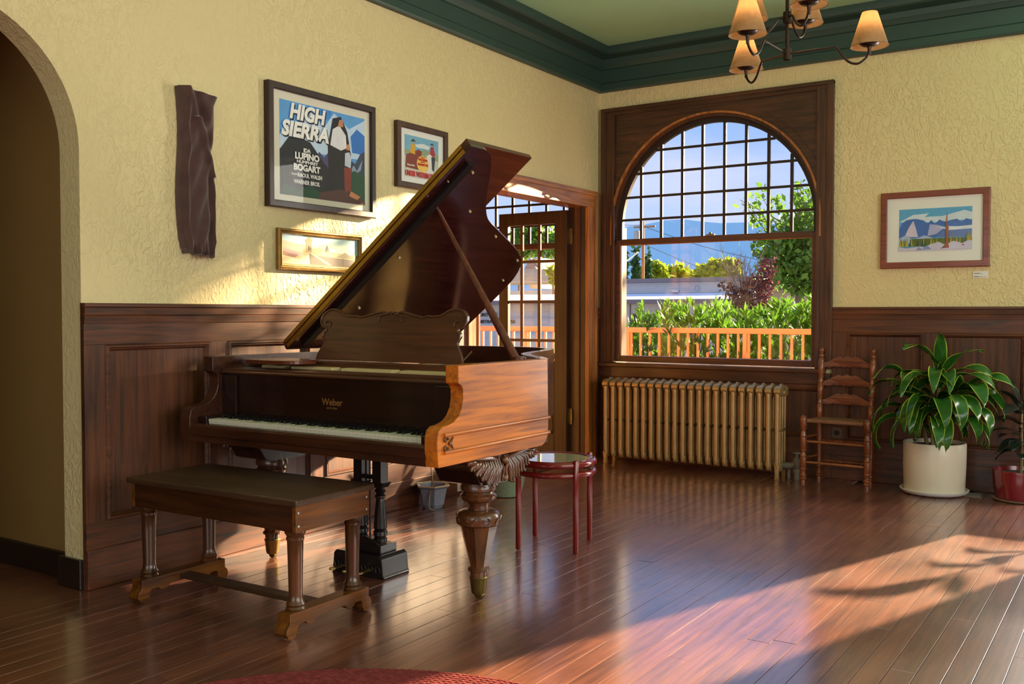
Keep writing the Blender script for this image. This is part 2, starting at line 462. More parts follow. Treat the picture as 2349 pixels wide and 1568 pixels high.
# ---- cornice (mitred in the corner)
prof = [(0, 3.07), (.034, 3.072), (.040, 3.085), (.038, 3.135), (.026, 3.147), (.026, 3.25), (.040, 3.256), (.052, 3.285), (.058, 3.292), (.066, 3.330), (.090, 3.338), (.150, 3.342), (.165, 3.352), (.170, 3.37), (.170, CEIL), (0, CEIL)]
mb = MB(); n = len(prof); vs = []
for st in range(4):
    for p, z in prof:
        vs.append([(p, YF, z), (p, -p, z), (XR - p, -p, z), (XR - p, YF, z)][st])
fs = [(k * n + i, k * n + (i + 1) % n, (k + 1) * n + (i + 1) % n, (k + 1) * n + i) for k in range(3) for i in range(n)]
fs += [tuple(range(n)), tuple(3 * n + i for i in range(n))]
mb.add(vs, fs)
struct(mb.build('trim_1', M['cornice'], smooth=20), 'deep dark green crown moulding')

# ---- panelled wainscot
CAPZ, CAPB, PZ1, PZ0, BZ = 1.265, 1.176, 1.080, 0.293, 0.175
def wains(name, label, to, u0, u1, panels, cap=True, pz1=PZ1, top=CAPB, ms=None, pz0=PZ0):
    mh, mv = ms
    w = struct(empty(name), label)
    E = lambda nm, a, b, d0, d1, z0, z1, m, bv=.002: MB(to).box(a, b, d0, d1, z0, z1).build(nm, m, w, bevel=bv)
    E('backing', u0, u1, 0.0, .008, 0, top, mv, 0)
    E('rail', u0, u1, .008, .026, pz1 + .0, top, mh)
    E('rail', u0, u1, .008, .026, BZ - .01, pz0, mh)
    E('baseboard', u0, u1, .008, .034, 0, BZ, mh, .005)
    us = [u0] + [q for p in panels for q in p] + [u1]
    for a, b in zip(us[::2], us[1::2]):
        if b - a > .004: E('stile', a, b, .008, .026, pz0, pz1, mv)
    for a, b in panels:
        E('panel', a, b, .008, .014, pz0, pz1, mv, 0)
        MB(to).ring(a, b, pz0, pz1, [(0, .012), (0, .026), (.006, .034), (.012, .034), (.017, .026), (.021, .029), (.028, .018), (.030, .012)]).build('panel_moulding', mh, w, smooth=30)
    if cap:
        pr = [(0, CAPB), (.030, CAPB), (.034, CAPB + .030), (.030, CAPB + .034), (.033, CAPB + .038), (.036, CAPB + .068), (.032, CAPB + .070), (.036, CAPB + .074), (.036, CAPZ - .003), (.033, CAPZ), (0, CAPZ)]
        m_ = MB(to); n = len(pr)
        m_.add([(u0, p, z) for p, z in pr] + [(u1, p, z) for p, z in pr], [tuple(range(n)), tuple(range(n, 2 * n))] + [(i, (i + 1) % n, n + (i + 1) % n, n + i) for i in range(n)])
        m_.build('cap_rail', mh, w)
    return w
pl = [(-4.682 + .687 * k, -4.682 + .687 * k + .577) for k in range(4)]
wains('trim_2', 'dark stained panelled wainscot along the poster wall', TL, -4.785, -1.945, pl, ms=(M['wains_y'], M['wains_v']))
pr_ = [(2.063 + .640 * k, 2.063 + .640 * k + .521) for k in range(2)]
wains('trim_3', 'dark stained panelled wainscot right of the window', TB, 1.955, 3.40, pr_, ms=(M['wains_x'], M['wains_v']))
wains('trim_4', 'dark panelled apron below the window', TB, 0.0, 1.955, [(.12, .64), (.75, 1.27), (1.38, 1.88)], cap=False, pz1=.665, top=.69, ms=(M['wains_x'], M['wains_v']))
wains('trim_5', 'narrow wainscot between door casing and corner', TL, -0.10, 0.0, [], ms=(M['wains_y'], M['wains_v']))
wains('trim_6', 'dark panelled wainscot of the rest of the window wall', TB, 5.2, XR, [(5.4 + .64 * k, 5.92 + .64 * k) for k in range(2)], ms=(M['wains_x'], M['wains_v']))
TRW = lambda u, d, z: (XR - d, u, z)
wains('trim_7', 'dark wainscot of the opposite wall', TRW, YF, 0.0, [(-11.3 + 1.4 * k, -10.2 + 1.4 * k) for k in range(8)], cap=False, top=.82, pz1=.72, ms=(M['wains_y'], M['wains_v']))
TFW = lambda u, d, z: (u, YF + d, z)
wains('trim_8', 'dark wainscot of the wall behind', TFW, 0.0, XR, [(.2 + 1.4 * k, 1.3 + 1.4 * k) for k in range(5)], cap=False, top=.86, pz1=.76, ms=(M['wains_x'], M['wains_v']))
wains('trim_9', 'dark stained wainscot before the archway', TL, YF, -5.91, [(-11.3 + .9 * k, -10.6 + .9 * k) for k in range(6)], ms=(M['wains_y'], M['wains_v']))

# ---- arched sash windows
def arched_window(name, cx, label, inside=True):
    w = struct(empty(name), label)
    T = lambda u, d, z: (cx + u, -d, z)
    HW = GR
    def bx(nm, a, b, d0, d1, z0, z1, m, bv=.003): return MB(T).box(a, b, d0, d1, z0, z1).build(nm, m, w, bevel=bv)
    ZT, ZS = 2.925, .808
    # flat casing with a raised outer band
    for sgn in (-1, 1):
        a, b = sorted((sgn * .858, sgn * .960)); o1, o2 = sorted((sgn * .915, sgn * .962)); i1, i2 = sorted((sgn * .838, sgn * .862))
        bx('casing', a, b, -.01, .026, ZS, ZT, M['win_z'])
        bx('casing_band', o1, o2, .02, .042, ZS, ZT, M['win_z'])
        bx('casing_bead', i1, i2, -.01, .034, ZS, 2.885, M['win_z'])
    bx('casing', -.96, .96, -.008, .028, 2.868, ZT, M['win_x'])
    bx('casing_band', -.962, .962, .02, .044, 2.898, ZT + .002, M['win_x'])
    # spandrel board with the round head cut out of it
    mb = MB(T)
    wall_cols(mb, -.846, .846, 2.872, [(-.846, .846, 0, lambda u: (ZC + math.sqrt(max(0, .870**2 - u * u))))], -.015, .010, lambda u, d, z: (u, d, z))
    mb.build('spandrel', M['win_x'], w, smooth=20)
    # round mouldings
    def arc_band(nm, r0, r1, d0, d1, m, ext=True, segs=56):
        mb = MB(T); pts = []
        for k in range(segs + 1):
            a = math.pi * k / segs; pts.append((math.cos(a), math.sin(a), 0))
        sec = []
        if ext: sec.append(('s', 1))
        rows = []
        if ext: rows.append((1, 0, 1.79 - ZC))
        rows += [(c, s, 0) for c, s, _ in pts]
        if ext: rows.append((-1, 0, 1.79 - ZC))
        vs = []
        for c, s, dz in rows:
            for r, d in ((r0, d0), (r1, d0), (r1, d1), (r0, d1)):
                vs.append((r * c, d, ZC + r * s + dz))
        fs = [(i * 4 + k, i * 4 + (k + 1) % 4, i * 4 + 4 + (k + 1) % 4, i * 4 + 4 + k) for i in range(len(rows) - 1) for k in range(4)]
        fs += [(0, 1, 2, 3), tuple(len(vs) - 4 + k for k in range(4))]
        mb.add(vs, fs)
        return mb.build(nm, m, w, smooth=25)
    arc_band('arch_trim', .872, .930, .008, .018, M['win_x'], ext=False)
    arc_band('arch_bead', .858, .874, -.012, .032, M['trim_z'])
    arc_band('arch_stop', .838, .860, -.10, .006, M['win_z'])
    up = arc_band('upper_sash', GR, .842, -.085, -.045, M['muntin'])
    # jamb lining
    mb = MB(T)
    for sgn in (-1, 1):
        a, b = sorted((sgn * .845, sgn * .925)); mb.box(a, b, -.22, -.01, .80, 1.95)
    mb.build('jamb', M['win_z'], w)
    # muntins
    xs = [-.629, -.448, -.264, -.09, .093, .270, .449, .629]
    zs = [2.559, 2.377, 2.185, 1.999]
    ar = lambda u: ZC + math.sqrt(max(0, GR * GR - u * u))
    for u in xs:
        MB(T).box(u - .0115, u + .0115, -.068, -.052, 1.83, ar(abs(u)) + .004).build('muntin', M['muntin'], up)
    for z in zs:
        h = math.sqrt(GR * GR - (z - ZC) ** 2)
        MB(T).box(-h, h, -.067, -.053, z - .0095, z + .0095).build('muntin', M['muntin'], up)
    ue = [-GR] + xs + [GR]; ze = [2.74] + zs + [1.822]
    for a, b in zip(ue, ue[1:]):
        for zt, zb in zip(ze, ze[1:]):
            n = 6; top = []
            for k in range(n + 1):
                u = a + (b - a) * k / n
                t = min(zt, ar(min(GR, abs(u))))
                if t > zb + .004: top.append((u, t))
            if len(top) < 2: continue
            MB(T).prism([(top[0][0], zb)] + [(top[-1][0], zb)] + top[::-1], 'y', -.062, -.059).build('pane', M['glass'], up)
    # lower sash
    lo = MB(T)
    lo.box(-.85, -.80, -.045, -.008, .815, 1.83).box(.80, .85, -.045, -.008, .815, 1.83).box(-.80, .80, -.045, -.008, .815, .862).box(-.80, .80, -.045, -.008, 1.790, 1.836)
    los = lo.build('lower_sash', M['sash'], w, bevel=.004)
    MB(T).ring(-.802, .802, .858, 1.792, [(0, -.04), (0, -.015), (.006, -.018), (.009, -.028), (.006, -.04)]).build('glazing_bead', M['trim_z'], los)
    MB(T).box(-.80, .80, -.030, -.026, .860, 1.792).build('pane', M['glass'], los)
    MB(T).box(-.035, .035, -.008, .006, 1.836, 1.846).ball((0.0, 0.0, 1.852), .011).build('sash_lock', M['brassdull'], los)
    # sill and apron
    MB(T).box(-1.035, .915, -.045, .085, .775, .808).build('sill', M['win_x'], w, bevel=.008)
    MB(T).box(-.99, .955, .0, .045, .690, .776).build('apron', M['win_x'], w, bevel=.004)
    MB(T).box(-.92, .92, -.30, -.20, .76, .80).build('outer_sill', M['win_x'], w)
    return w
arched_window('window_1', CX, 'tall arched sash window with a grid of small panes over one large pane')
arched_window('window_2', AX, 'arched sash window beyond the doorway')
# the glazed opening out of the picture, right along the same wall
w3 = struct(empty('window_3'), 'tall glazed opening right of the picture')
mb = MB(TB)
mb.box(3.40, 3.52, -.02, .030, 0, 2.85).box(5.1, 5.2, -.02, .030, 0, 2.85).box(3.40, 5.2, -.02, .031, 2.851, 2.95).box(3.521, 5.099, -.02, .04, .36, .42)
mb.build('casing', M['win_z'], w3)
MB(TB).box(4.24, 5.1, -.22, .0, .42, 2.85).build('shutter', M['win_z'], w3)
MB(TB).box(3.521, 5.099, .001, .026, 0, .359).build('panel', M['wains_x'], w3)
MB(TB).box(3.52, 3.57, -.08, -.05, .42, 2.85).box(4.19, 4.24, -.08, -.05, .42, 2.85).build('sash', M['sash'], w3)
MB(TB).box(3.52, 4.24, -.152, -.149, .42, 2.85).build('pane', M['glass'], w3)
# ---- side and rear windows (out of the picture): frames round the openings
for nm, to, u0, u1 in (('window_4', lambda u, d, z: (XR - d, u, z), -7.7, -2.7), ('window_5', lambda u, d, z: (u, YF + d, z), .9, 5.5)):
    ww = struct(empty(nm))
    n_ = 4
    mb = MB(to); st = (u1 - u0) / n_
    for k in range(n_ + 1):
        mb.box(u0 + st * k - .05, u0 + st * k + .05, -.05, .03, .85, 2.95)
    mb.box(u0 - .05, u1 + .05, -.05, .03, 2.85, 2.95).box(u0 - .05, u1 + .05, -.05, .06, .82, .87)
    mb.build('frame', M['win_z'], ww)
    for k in range(n_): MB(to).box(u0 + st * k + .05, u0 + st * (k + 1) - .05, -.045, -.042, .87, 2.85).build('pane', M['glass'], ww)

# ---- doorway with French door
d1 = struct(empty('door_1'), 'doorway with an open glazed French door')
def dbx(nm, y0, y1, x0, x1, z0, z1, m, par=d1, bv=.004): return MB().box(x0, x1, y0, y1, z0, z1).build(nm, m, par, bevel=bv)
for y0, y1 in ((DY1, -.10), (DY0 - .14, DY0)):
    dbx('casing', y0, y1, -.004, .026, 0, DZ, M['trim_z'])
    dbx('casing_band', *((y1 - .035, y1 + .002) if y1 == -.10 else (y0 - .002, y0 + .035)), .02, .040, 0, DZ + .13, M['trim_z'])
    dbx('casing_bead', *((y0 - .002, y0 + .02) if y1 == -.10 else (y1 - .02, y1 + .002)), .015, .034, 0, DZ + .012, M['trim_z'])
dbx('casing', DY0 - .14, -.10, -.004, .026, DZ, DZ + .128, M['trim_y'])
dbx('casing_band', DY0 - .142, -.098, .02, .042, DZ + .095, DZ + .132, M['trim_y'])
dbx('casing_bead', DY0, DY1, .015, .034, DZ - .004, DZ + .016, M['trim_y'])
dbx('jamb', DY1 - .002, DY1 + .03, -.165, .0, 0, DZ, M['leafw']); dbx('jamb', DY0 - .03, DY0 + .002, -.165, 0, 0, DZ, M['trim_z']); dbx('jamb', DY0, DY1, -.165, 0, DZ - .002, DZ + .03, M['trim_y'])
dbx('door_stop', DY1 - .014, DY1, -.10, -.05, 0, DZ, M['win_z']); dbx('door_stop', DY0, DY0 + .014, -.10, -.05, 0, DZ, M['trim_z'])
dbx('threshold', DY0, DY1, -.17, .01, 0, .012, M['win_z'])
leaf = MB().box(-.829, -.738, -.292, -.252, .012, 2.077).box(-.268, -.150, -.292, -.252, .012, 2.077).box(-.738, -.268, -.292, -.252, 1.970, 2.077).box(-.738, -.268, -.292, -.252, .012, .20).box(-.738, -.268, -.292, -.252, .72, .81).build('door_leaf', M['leafw'], d1, bevel=.003)
MB().box(-.738, -.268, -.282, -.262, .20, .72).build('panel', M['leafw'], leaf)
MB(lambda u, d, z: (u, -.272 - d, z)).ring(-.738, -.268, .20, .72, [(0, .0), (0, .02), (.012, .022), (.024, .010), (.026, 0)]).build('panel_moulding', M['leafw'], leaf)
for x in (-.603, -.427):
    MB().box(x - .014, x + .014, -.280, -.264, .81, 1.97).build('muntin', M['sash'], leaf)
for z in (1.659, 1.317, .989):
    MB().box(-.738, -.268, -.279, -.265, z - .012, z + .012).build('muntin', M['sash'], leaf)
for a, b in ((-.738, -.617), (-.589, -.441), (-.413, -.268)):
    for z0, z1 in ((.81, .977), (1.001, 1.305), (1.329, 1.647), (1.671, 1.97)):
        MB().box(a, b, -.274, -.271, z0, z1).build('pane', M['glass'], leaf)
for z in (1.86, .355):
    MB().box(-.152, -.118, -.256, -.246, z - .06, z + .06).lathe([(.008, -.066), (.008, .066)], (-.14, -.243, z), 10).build('hinge', M['brassdull'], leaf)

# =================================================================== grand piano
pd, plt = S(36, 15, 10), S(96, 44, 24)
M['pno_x'] = wood('mahogany_across', S(30, 13, 7), S(78, 38, 19), 'x', 0.3, 0.3)
M['pno_y'] = wood('mahogany_side_lit', S(122, 56, 3), S(218, 122, 10), 'y', 0.5, 0.06, big=0.5)  # brighter orange copy of the case wood, side light put into the colour
M['pno_dk'] = wood('mahogany_dark', S(20, 8, 6), S(42, 18, 12), 'x', 0.2, 0.5)  # dark wood, made darker still for the weakly lit front
M['pno_lid'] = wood('mahogany_lid', S(40, 14, 14), S(70, 28, 26), 'y', 0.13, 0.8, bump=.03)
M['pno_flap'] = wood('mahogany_flap', S(72, 30, 16), S(112, 52, 27), 'y', 0.25, 0.4)
M['pno_desk'] = wood('mahogany_desk', S(54, 26, 14), S(98, 54, 28), 'x', 0.34, 0.3)
M['pno_leg'] = wood('walnut_leg', S(46, 24, 12), S(110, 64, 31), 'z', 0.3, 0.4)
M['ivory'] = mat('old_ivory', S(226, 219, 200), 0.35, var=.05, vscale=60)
M['felt'] = mat('cream_wood_block', S(220, 196, 140), 0.6, var=.06)
M['gilt'] = mat('gilt_lettering', S(150, 106, 56), 0.45, 0.4)
M['pno_stick'] = wood('mahogany_stick', S(62, 26, 15), S(112, 54, 32), 'z', .3, .3)
M['batten'] = mat('dark_batten', S(22, 10, 9), .7, spec=.2)
M['lyre'] = mat('ebonised_wood', S(30, 24, 22), 0.35, coat=.3, var=.2, vscale=10)
PX0, PX1 = .19, 1.68
PB, PT = .636, 1.017
piano = thing('grand_piano', 'old mahogany grand piano with its lid propped open', 'piano', (0.935, -3.6, 0))
ploc = Vector(piano.location)
PTF = lambda x, y, z: (x - ploc.x, y - ploc.y, z)
def PB_(tf=PTF): return MB(PTF)
side = [(-4.404, PB), (-4.411, .70), (-4.411, .745), (-4.402, .776), (-4.380, .789), (-4.345, .792), (-4.305, .802), (-4.275, .822), (-4.256, .850), (-4.247, .885), (-4.247, .920), (-4.254, .936), (-4.270, .944), (-4.278, .950), (-4.278, PT)]
cheek = side + [(-3.612, PT), (-3.605, .72), (-3.612, .672), (-3.632, .648), (-3.66, PB)]
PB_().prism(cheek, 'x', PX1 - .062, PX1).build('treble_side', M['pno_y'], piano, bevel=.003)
PB_().prism(side + [(-4.10, PT), (-4.10, PB)], 'x', PX0, PX0 + .062).build('bass_arm', M['pno_x'], piano, bevel=.003)
# curved rim
outl = [(1.68, -3.63), (1.672, -3.59), (1.635, -3.54), (1.55, -3.44), (1.40, -3.285), (1.29, -3.13), (1.215, -2.93), (1.15, -2.72), (1.06, -2.52), (.93, -2.40), (.76, -2.345), (.50, -2.33), (.32, -2.335), (.23, -2.37), (.19, -2.46), (.19, -2.8), (.19, -3.5), (.19, -4.10)]
oc = crom(outl, 5)
def offset_in(pts, d):
    out = []
    for i, p in enumerate(pts):
        a = Vector(pts[max(0, i - 1)][:2]); b = Vector(pts[min(len(pts) - 1, i + 1)][:2]); t = (b - a).normalized()
        nrm = Vector((-t.y, t.x))
        out.append((p[0] + nrm.x * d, p[1] + nrm.y * d))
    return out
ic = offset_in(oc, .05)
mb = PB_(); n = len(oc); vs = []
for (a, b) in zip(oc, ic):
    vs += [(a[0], a[1], PB + .01), (a[0], a[1], PT), (b[0], b[1], PT), (b[0], b[1], PB + .01)]
fs = [(i * 4 + k, i * 4 + (k + 1) % 4, i * 4 + 4 + (k + 1) % 4, i * 4 + 4 + k) for i in range(n - 1) for k in range(4)] + [(0, 1, 2, 3), tuple(4 * (n - 1) + k for k in range(4))]
mb.add(vs, fs); mb.build('rim', M['pno_x'], piano, smooth=35)
inner = [(1.618, -4.15), (1.618, -3.64)] + ic[6:] + [(.24, -4.15)]
PB_().prism(inner, 'z', .90, .915).build('iron_plate', M['brassdull'], piano)
PB_().prism(inner, 'z', PB + .015, PB + .05).build('bottom_board', M['pno_dk'], piano)
# keybed, keyslip, key blocks
PB_().box(PX0 + .06, PX1 - .06, -4.40, -3.85, PB + .002, .688).build('keybed', M['pno_x'], piano)
PB_().prism([(-4.404, PB), (-4.404, .664), (-4.409, .668), (-4.409, .706), (-4.402, .716), (-4.378, .719), (-4.378, PB)], 'x', PX0 + .058, PX1 - .058).build('keyslip', M['pno_x'], piano)
KX0, KX1 = .313, 1.56
for a, b in ((PX0 + .058, KX0 - .004), (KX1 + .004, PX1 - .058)):
    PB_().box(a, b, -4.365, -4.19, .70, .748).build('key_block', M['pno_dk'], piano, bevel=.004)
kw = (KX1 - KX0) / 52
wm = MB().box(-kw / 2 + .0006, kw / 2 - .0006, 0, .15, -.022, 0).box(-kw / 2 + .0006, kw / 2 - .0006, -.0015, 0, -.012, 0).mesh('white_key', M['ivory'], bevel=.0008)
bmk = MB().prism([(0, 0), (.006, .010), (.095, .012), (.095, 0)], 'x', -.0055, .0055).mesh('black_key', M['black'], bevel=.001)
for i in range(52):
    place(wm, 'white_key', piano, PTF(KX0 + kw * (i + .5), -4.352, .7365 + random.uniform(-.0006, .0006)))
    if i < 51 and (i + 5) % 7 not in (2, 6) :
        place(bmk, 'black_key', piano, PTF(KX0 + kw * (i + 1), -4.302, .7368))
# fallboard
fb = PB_().box(PX0 + .062, PX1 - .062, -4.212, -4.180, .725, .945).build('fallboard', M['pno_dk'], piano)
PB_().prism([(-4.235, .941), (-4.235, .948), (-4.225, .953), (-4.225, .960), (-4.10, .962), (-4.10, .941)], 'x', PX0 + .066, PX1 - .066).build('fallboard_moulding', M['pno_desk'], fb)
PB_().box(PX0 + .062, PX0 + .16, -4.225, -4.205, .742, .93).build('end_block', M['pno_dk'], fb, bevel=.003)
PB_().box(PX1 - .16, PX1 - .062, -4.225, -4.205, .742, .93).build('end_block', M['pno_dk'], fb, bevel=.003)

def text(body, size, origin, right, up, m, parent, name='lettering', shear=0.0, ext=.0006, align='CENTER', spacing=1.0, bold=0.0, sx=1.0):
    cu = bpy.data.curves.new('t', 'FONT'); cu.body = body; cu.size = size; cu.align_x = align; cu.extrude = ext; cu.shear = shear; cu.space_character = spacing; cu.offset = bold; cu.resolution_u = 3
    o = bpy.data.objects.new('t', cu); COL.objects.link(o)
    bpy.context.view_layer.update()
    me = bpy.data.meshes.new_from_object(o.evaluated_get(bpy.context.evaluated_depsgraph_get()))
    bpy.data.objects.remove(o); bpy.data.curves.remove(cu)
    r, u = Vector(right).normalized(), Vector(up).normalized(); nn = r.cross(u)
    mt = Matrix(((r.x, u.x, nn.x, origin[0]), (r.y, u.y, nn.y, origin[1]), (r.z, u.z, nn.z, origin[2]), (0, 0, 0, 1)))
    me.transform(mt @ Matrix.Diagonal((sx, 1, 1, 1)))
    if parent:
        me.transform(Matrix.Translation(-Vector(parent.location)))
    me.materials.clear(); me.materials.append(m)
    ob = bpy.data.objects.new(name, me); COL.objects.link(ob)
    if parent: ob.parent = parent
    return ob
def text_fit(body, p, right, up, w, h, m, parent, name='lettering', shear=0.0, ext=.0006, bold=.012):
    # lettering fitted to a box: p is its lower left corner
    t = text(body, 1.0, (0, 0, 0), (1, 0, 0), (0, 1, 0), m, None, name, shear=shear, ext=ext, align='LEFT', bold=bold)
    xs = [v.co.x for v in t.data.vertices]; ys = [v.co.y for v in t.data.vertices]
    r, u = Vector(right).normalized(), Vector(up).normalized(); nn = r.cross(u)
    sx, sy = w / (max(xs) - min(xs)), h / (max(ys) - min(ys))
    mt = Matrix(((r.x, u.x, nn.x, p[0]), (r.y, u.y, nn.y, p[1]), (r.z, u.z, nn.z, p[2]), (0, 0, 0, 1)))
    t.data.transform(mt @ Matrix.Diagonal((sx, sy, 1, 1)) @ Matrix.Translation((-min(xs), -min(ys), 0)))
    if parent: t.data.transform(Matrix.Translation(-Vector(parent.location))); t.parent = parent
    return t
tw = text('Weber', .042, (.950, -4.2125, .820), (1, 0, 0), (0, 0, 1), M['gilt'], piano, shear=0.0, bold=.0006); tw.parent = fb; 
t2 = text('NEW-YORK.', .012, (.950, -4.2125, .803), (1, 0, 0), (0, 0, 1), M['gilt'], piano); t2.parent = fb
# action blocks seen over the fallboard
for a, b in ((.30, .43), (.50, .76), (.82, 1.12), (1.17, 1.47)):
    PB_().box(a, b, -4.02, -3.93, .945, .968).build('action_rail', M['felt'], piano)
PB_().box(.26, 1.61, -3.96, -3.88, .93, .992).build('desk_shelf', M['pno_desk'], piano, bevel=.004)
PB_().prism(crom([(.32, -4.16), (.60, -4.16), (.66, -4.08), (.62, -3.98), (.34, -3.96)], 5, True), 'z', .984, 1.003).build('side_shelf', M['pno_flap'], piano, bevel=.003)
PB_().box(1.55, 1.618, -4.19, -4.02, .955, 1.006).build('side_shelf', M['pno_dk'], piano, bevel=.004)
# music desk with a scalloped, carved top
DYB = -3.86
half = [(0, 1.222), (.012, 1.228), (.03, 1.222), (.055, 1.230), (.09, 1.226), (.15, 1.213), (.19, 1.206), (.215, 1.212), (.24, 1.210), (.29, 1.214), (.335, 1.236), (.375, 1.243), (.415, 1.232), (.440, 1.206), (.440, 1.178), (.424, 1.160), (.402, 1.156), (.398, 1.144), (.412, 1.130), (.416, 1.112), (.408, 1.098), (.406, 1.075), (.425, 1.045), (.440, 1.015), (.442, .994)]
hs = crom(half, 4)
poly = [(-u, z) for u, z in hs[::-1]] + hs[1:]
lean = lambda z: DYB + (z - .99) * .22
mb = MB(lambda x, y, z: PTF(.945 + x, lean(z) + y, z))
mb.prism(poly, 'y', 0, .016)
desk = mb.build('music_desk', M['pno_desk'], piano)
mb = MB(lambda x, y, z: PTF(.945 + x, lean(z) + y, z))
for sg in (-1, 1):
    mb.tube([(sg * u, -.002, z - .006) for u, z in hs[:-14]], .0042, 6)
    mb.tube([(sg * (.02 + .05 * math.sin(t)), -.003, 1.214 - .045 * t / 3.1 + .008 * math.sin(2 * t)) for t in [k * .2 for k in range(12)]], [.004 - .00025 * k for k in range(12)], 6)
    mb.tube([(sg * (.395 + .020 * math.cos(t)), -.003, 1.168 + .016 * math.sin(t)) for t in [k * .5 for k in range(9)]], .0035, 6)
mb.build('carved_edge', M['pno_desk'], desk, smooth=True)
for sg in (-1, 1):
    MB(lambda x, y, z: PTF(.945 + x, y, z)).tube([(sg * .43, -3.862, .99), (sg * .455, -3.80, 1.05)], .005, 6).build('desk_strut', M['pno_desk'], piano)
# lid
ang = R(38.4); LO = Vector((.195, -3.76, 1.032))
cs, sn = math.cos(ang), math.sin(ang)
LT = lambda s, t, n: PTF(LO.x + s * cs - n * sn, LO.y + t, LO.z + s * sn + n * cs)
lidp = [(0, 0), (1.50, 0), (1.50, .10)] + crom([(1.495, .13), (1.47, .19), (1.37, .30), (1.20, .455), (1.085, .60), (1.02, .76), (.955, .93), (.88, 1.12), (.79, 1.28), (.67, 1.365), (.54, 1.392), (.30, 1.40)], 4) + [(0, 1.40)]
mb = MB(LT); mb.prism(lidp, 'z', 0, .024); lid = mb.build('lid', M['pno_lid'], piano, bevel=.003)
MB(LT).box(0, 1.50, .004, .535, .026, .050).build('lid_front_flap', M['pno_flap'], piano, bevel=.003)
mb = MB(LT)
mb.box(.02, 1.46, -.003, .004, .001, .021).box(.02, 1.46, -.003, .004, .028, .047)
for k in range(44): mb.ball((.04 + .0325 * k, -.003, .011), .0022, 6); mb.ball((.05 + .0325 * k, -.003, .037), .0022, 6)
mb.build('piano_hinge', M['brass'], piano)
MB(LT).box(.06, 1.415, .055, .105, -.022, .0).build('lid_batten', M['batten'], lid, bevel=.003)
for s, t in ((1.36, .16), (1.28, .06), (1.12, .40), (.97, .80), (.80, 1.22), (.62, 1.28), (.35, .25), (.75, .20)):
    MB(LT).lathe([(.006, -.008), (.007, 0)], (s, t, 0), 8).build('lid_bumper', M['felt'], lid)
# prop stick
pa = Vector((1.60, -3.665, .93)); pbv = Vector((LO.x + 1.09 * cs, LO.y + .175, LO.z + 1.09 * sn))
mb = PB_(); mb.tube([pa, pa.lerp(pbv, .04), pa.lerp(pbv, .25), pa.lerp(pbv, .6), pbv], [.018, .021, .020, .015, .010], 10)
mb.build('prop_stick', M['pno_stick'], piano, smooth=True)
PB_().lathe([(.034, .93), (.034, 1.022), (.03, 1.026)], (1.56, -3.66, 0), 16).build('prop_socket', M['pno_flap'], piano, smooth=True)
# side mouldings and scroll carving
wrap = [(1.683, -4.372), (1.683, -3.63), (1.681, -3.60), (1.66, -3.572), (1.58, -3.47), (1.42, -3.30), (1.31, -3.14), (1.235, -2.94)]
for z in (.757, .690):
    PB_().tube([(x, y, z) for x, y in wrap], .0075, 8).build('side_bead', M['pno_y'], piano, smooth=True)
mb = PB_()
for zc, sg in ((.738, 1), (.709, -1)):
    mb.tube([(1.684, -4.372 + .022 + .014 * math.cos(t) * (1 - t / 9) - .012, zc + sg * .014 * math.sin(t) * (1 - t / 9)) for t in [k * .45 for k in range(15)]], [.0055 - .00025 * k for k in range(15)], 6)
    mb.tube([(1.684, -4.345 + .03 * q, zc - sg * .013 + sg * .022 * q * q) for q in (0, .25, .5, .75, 1)], [.005, .0055, .005, .004, .002], 6)
mb.build('scroll_carving', M['pno_leg'], piano, smooth=True)
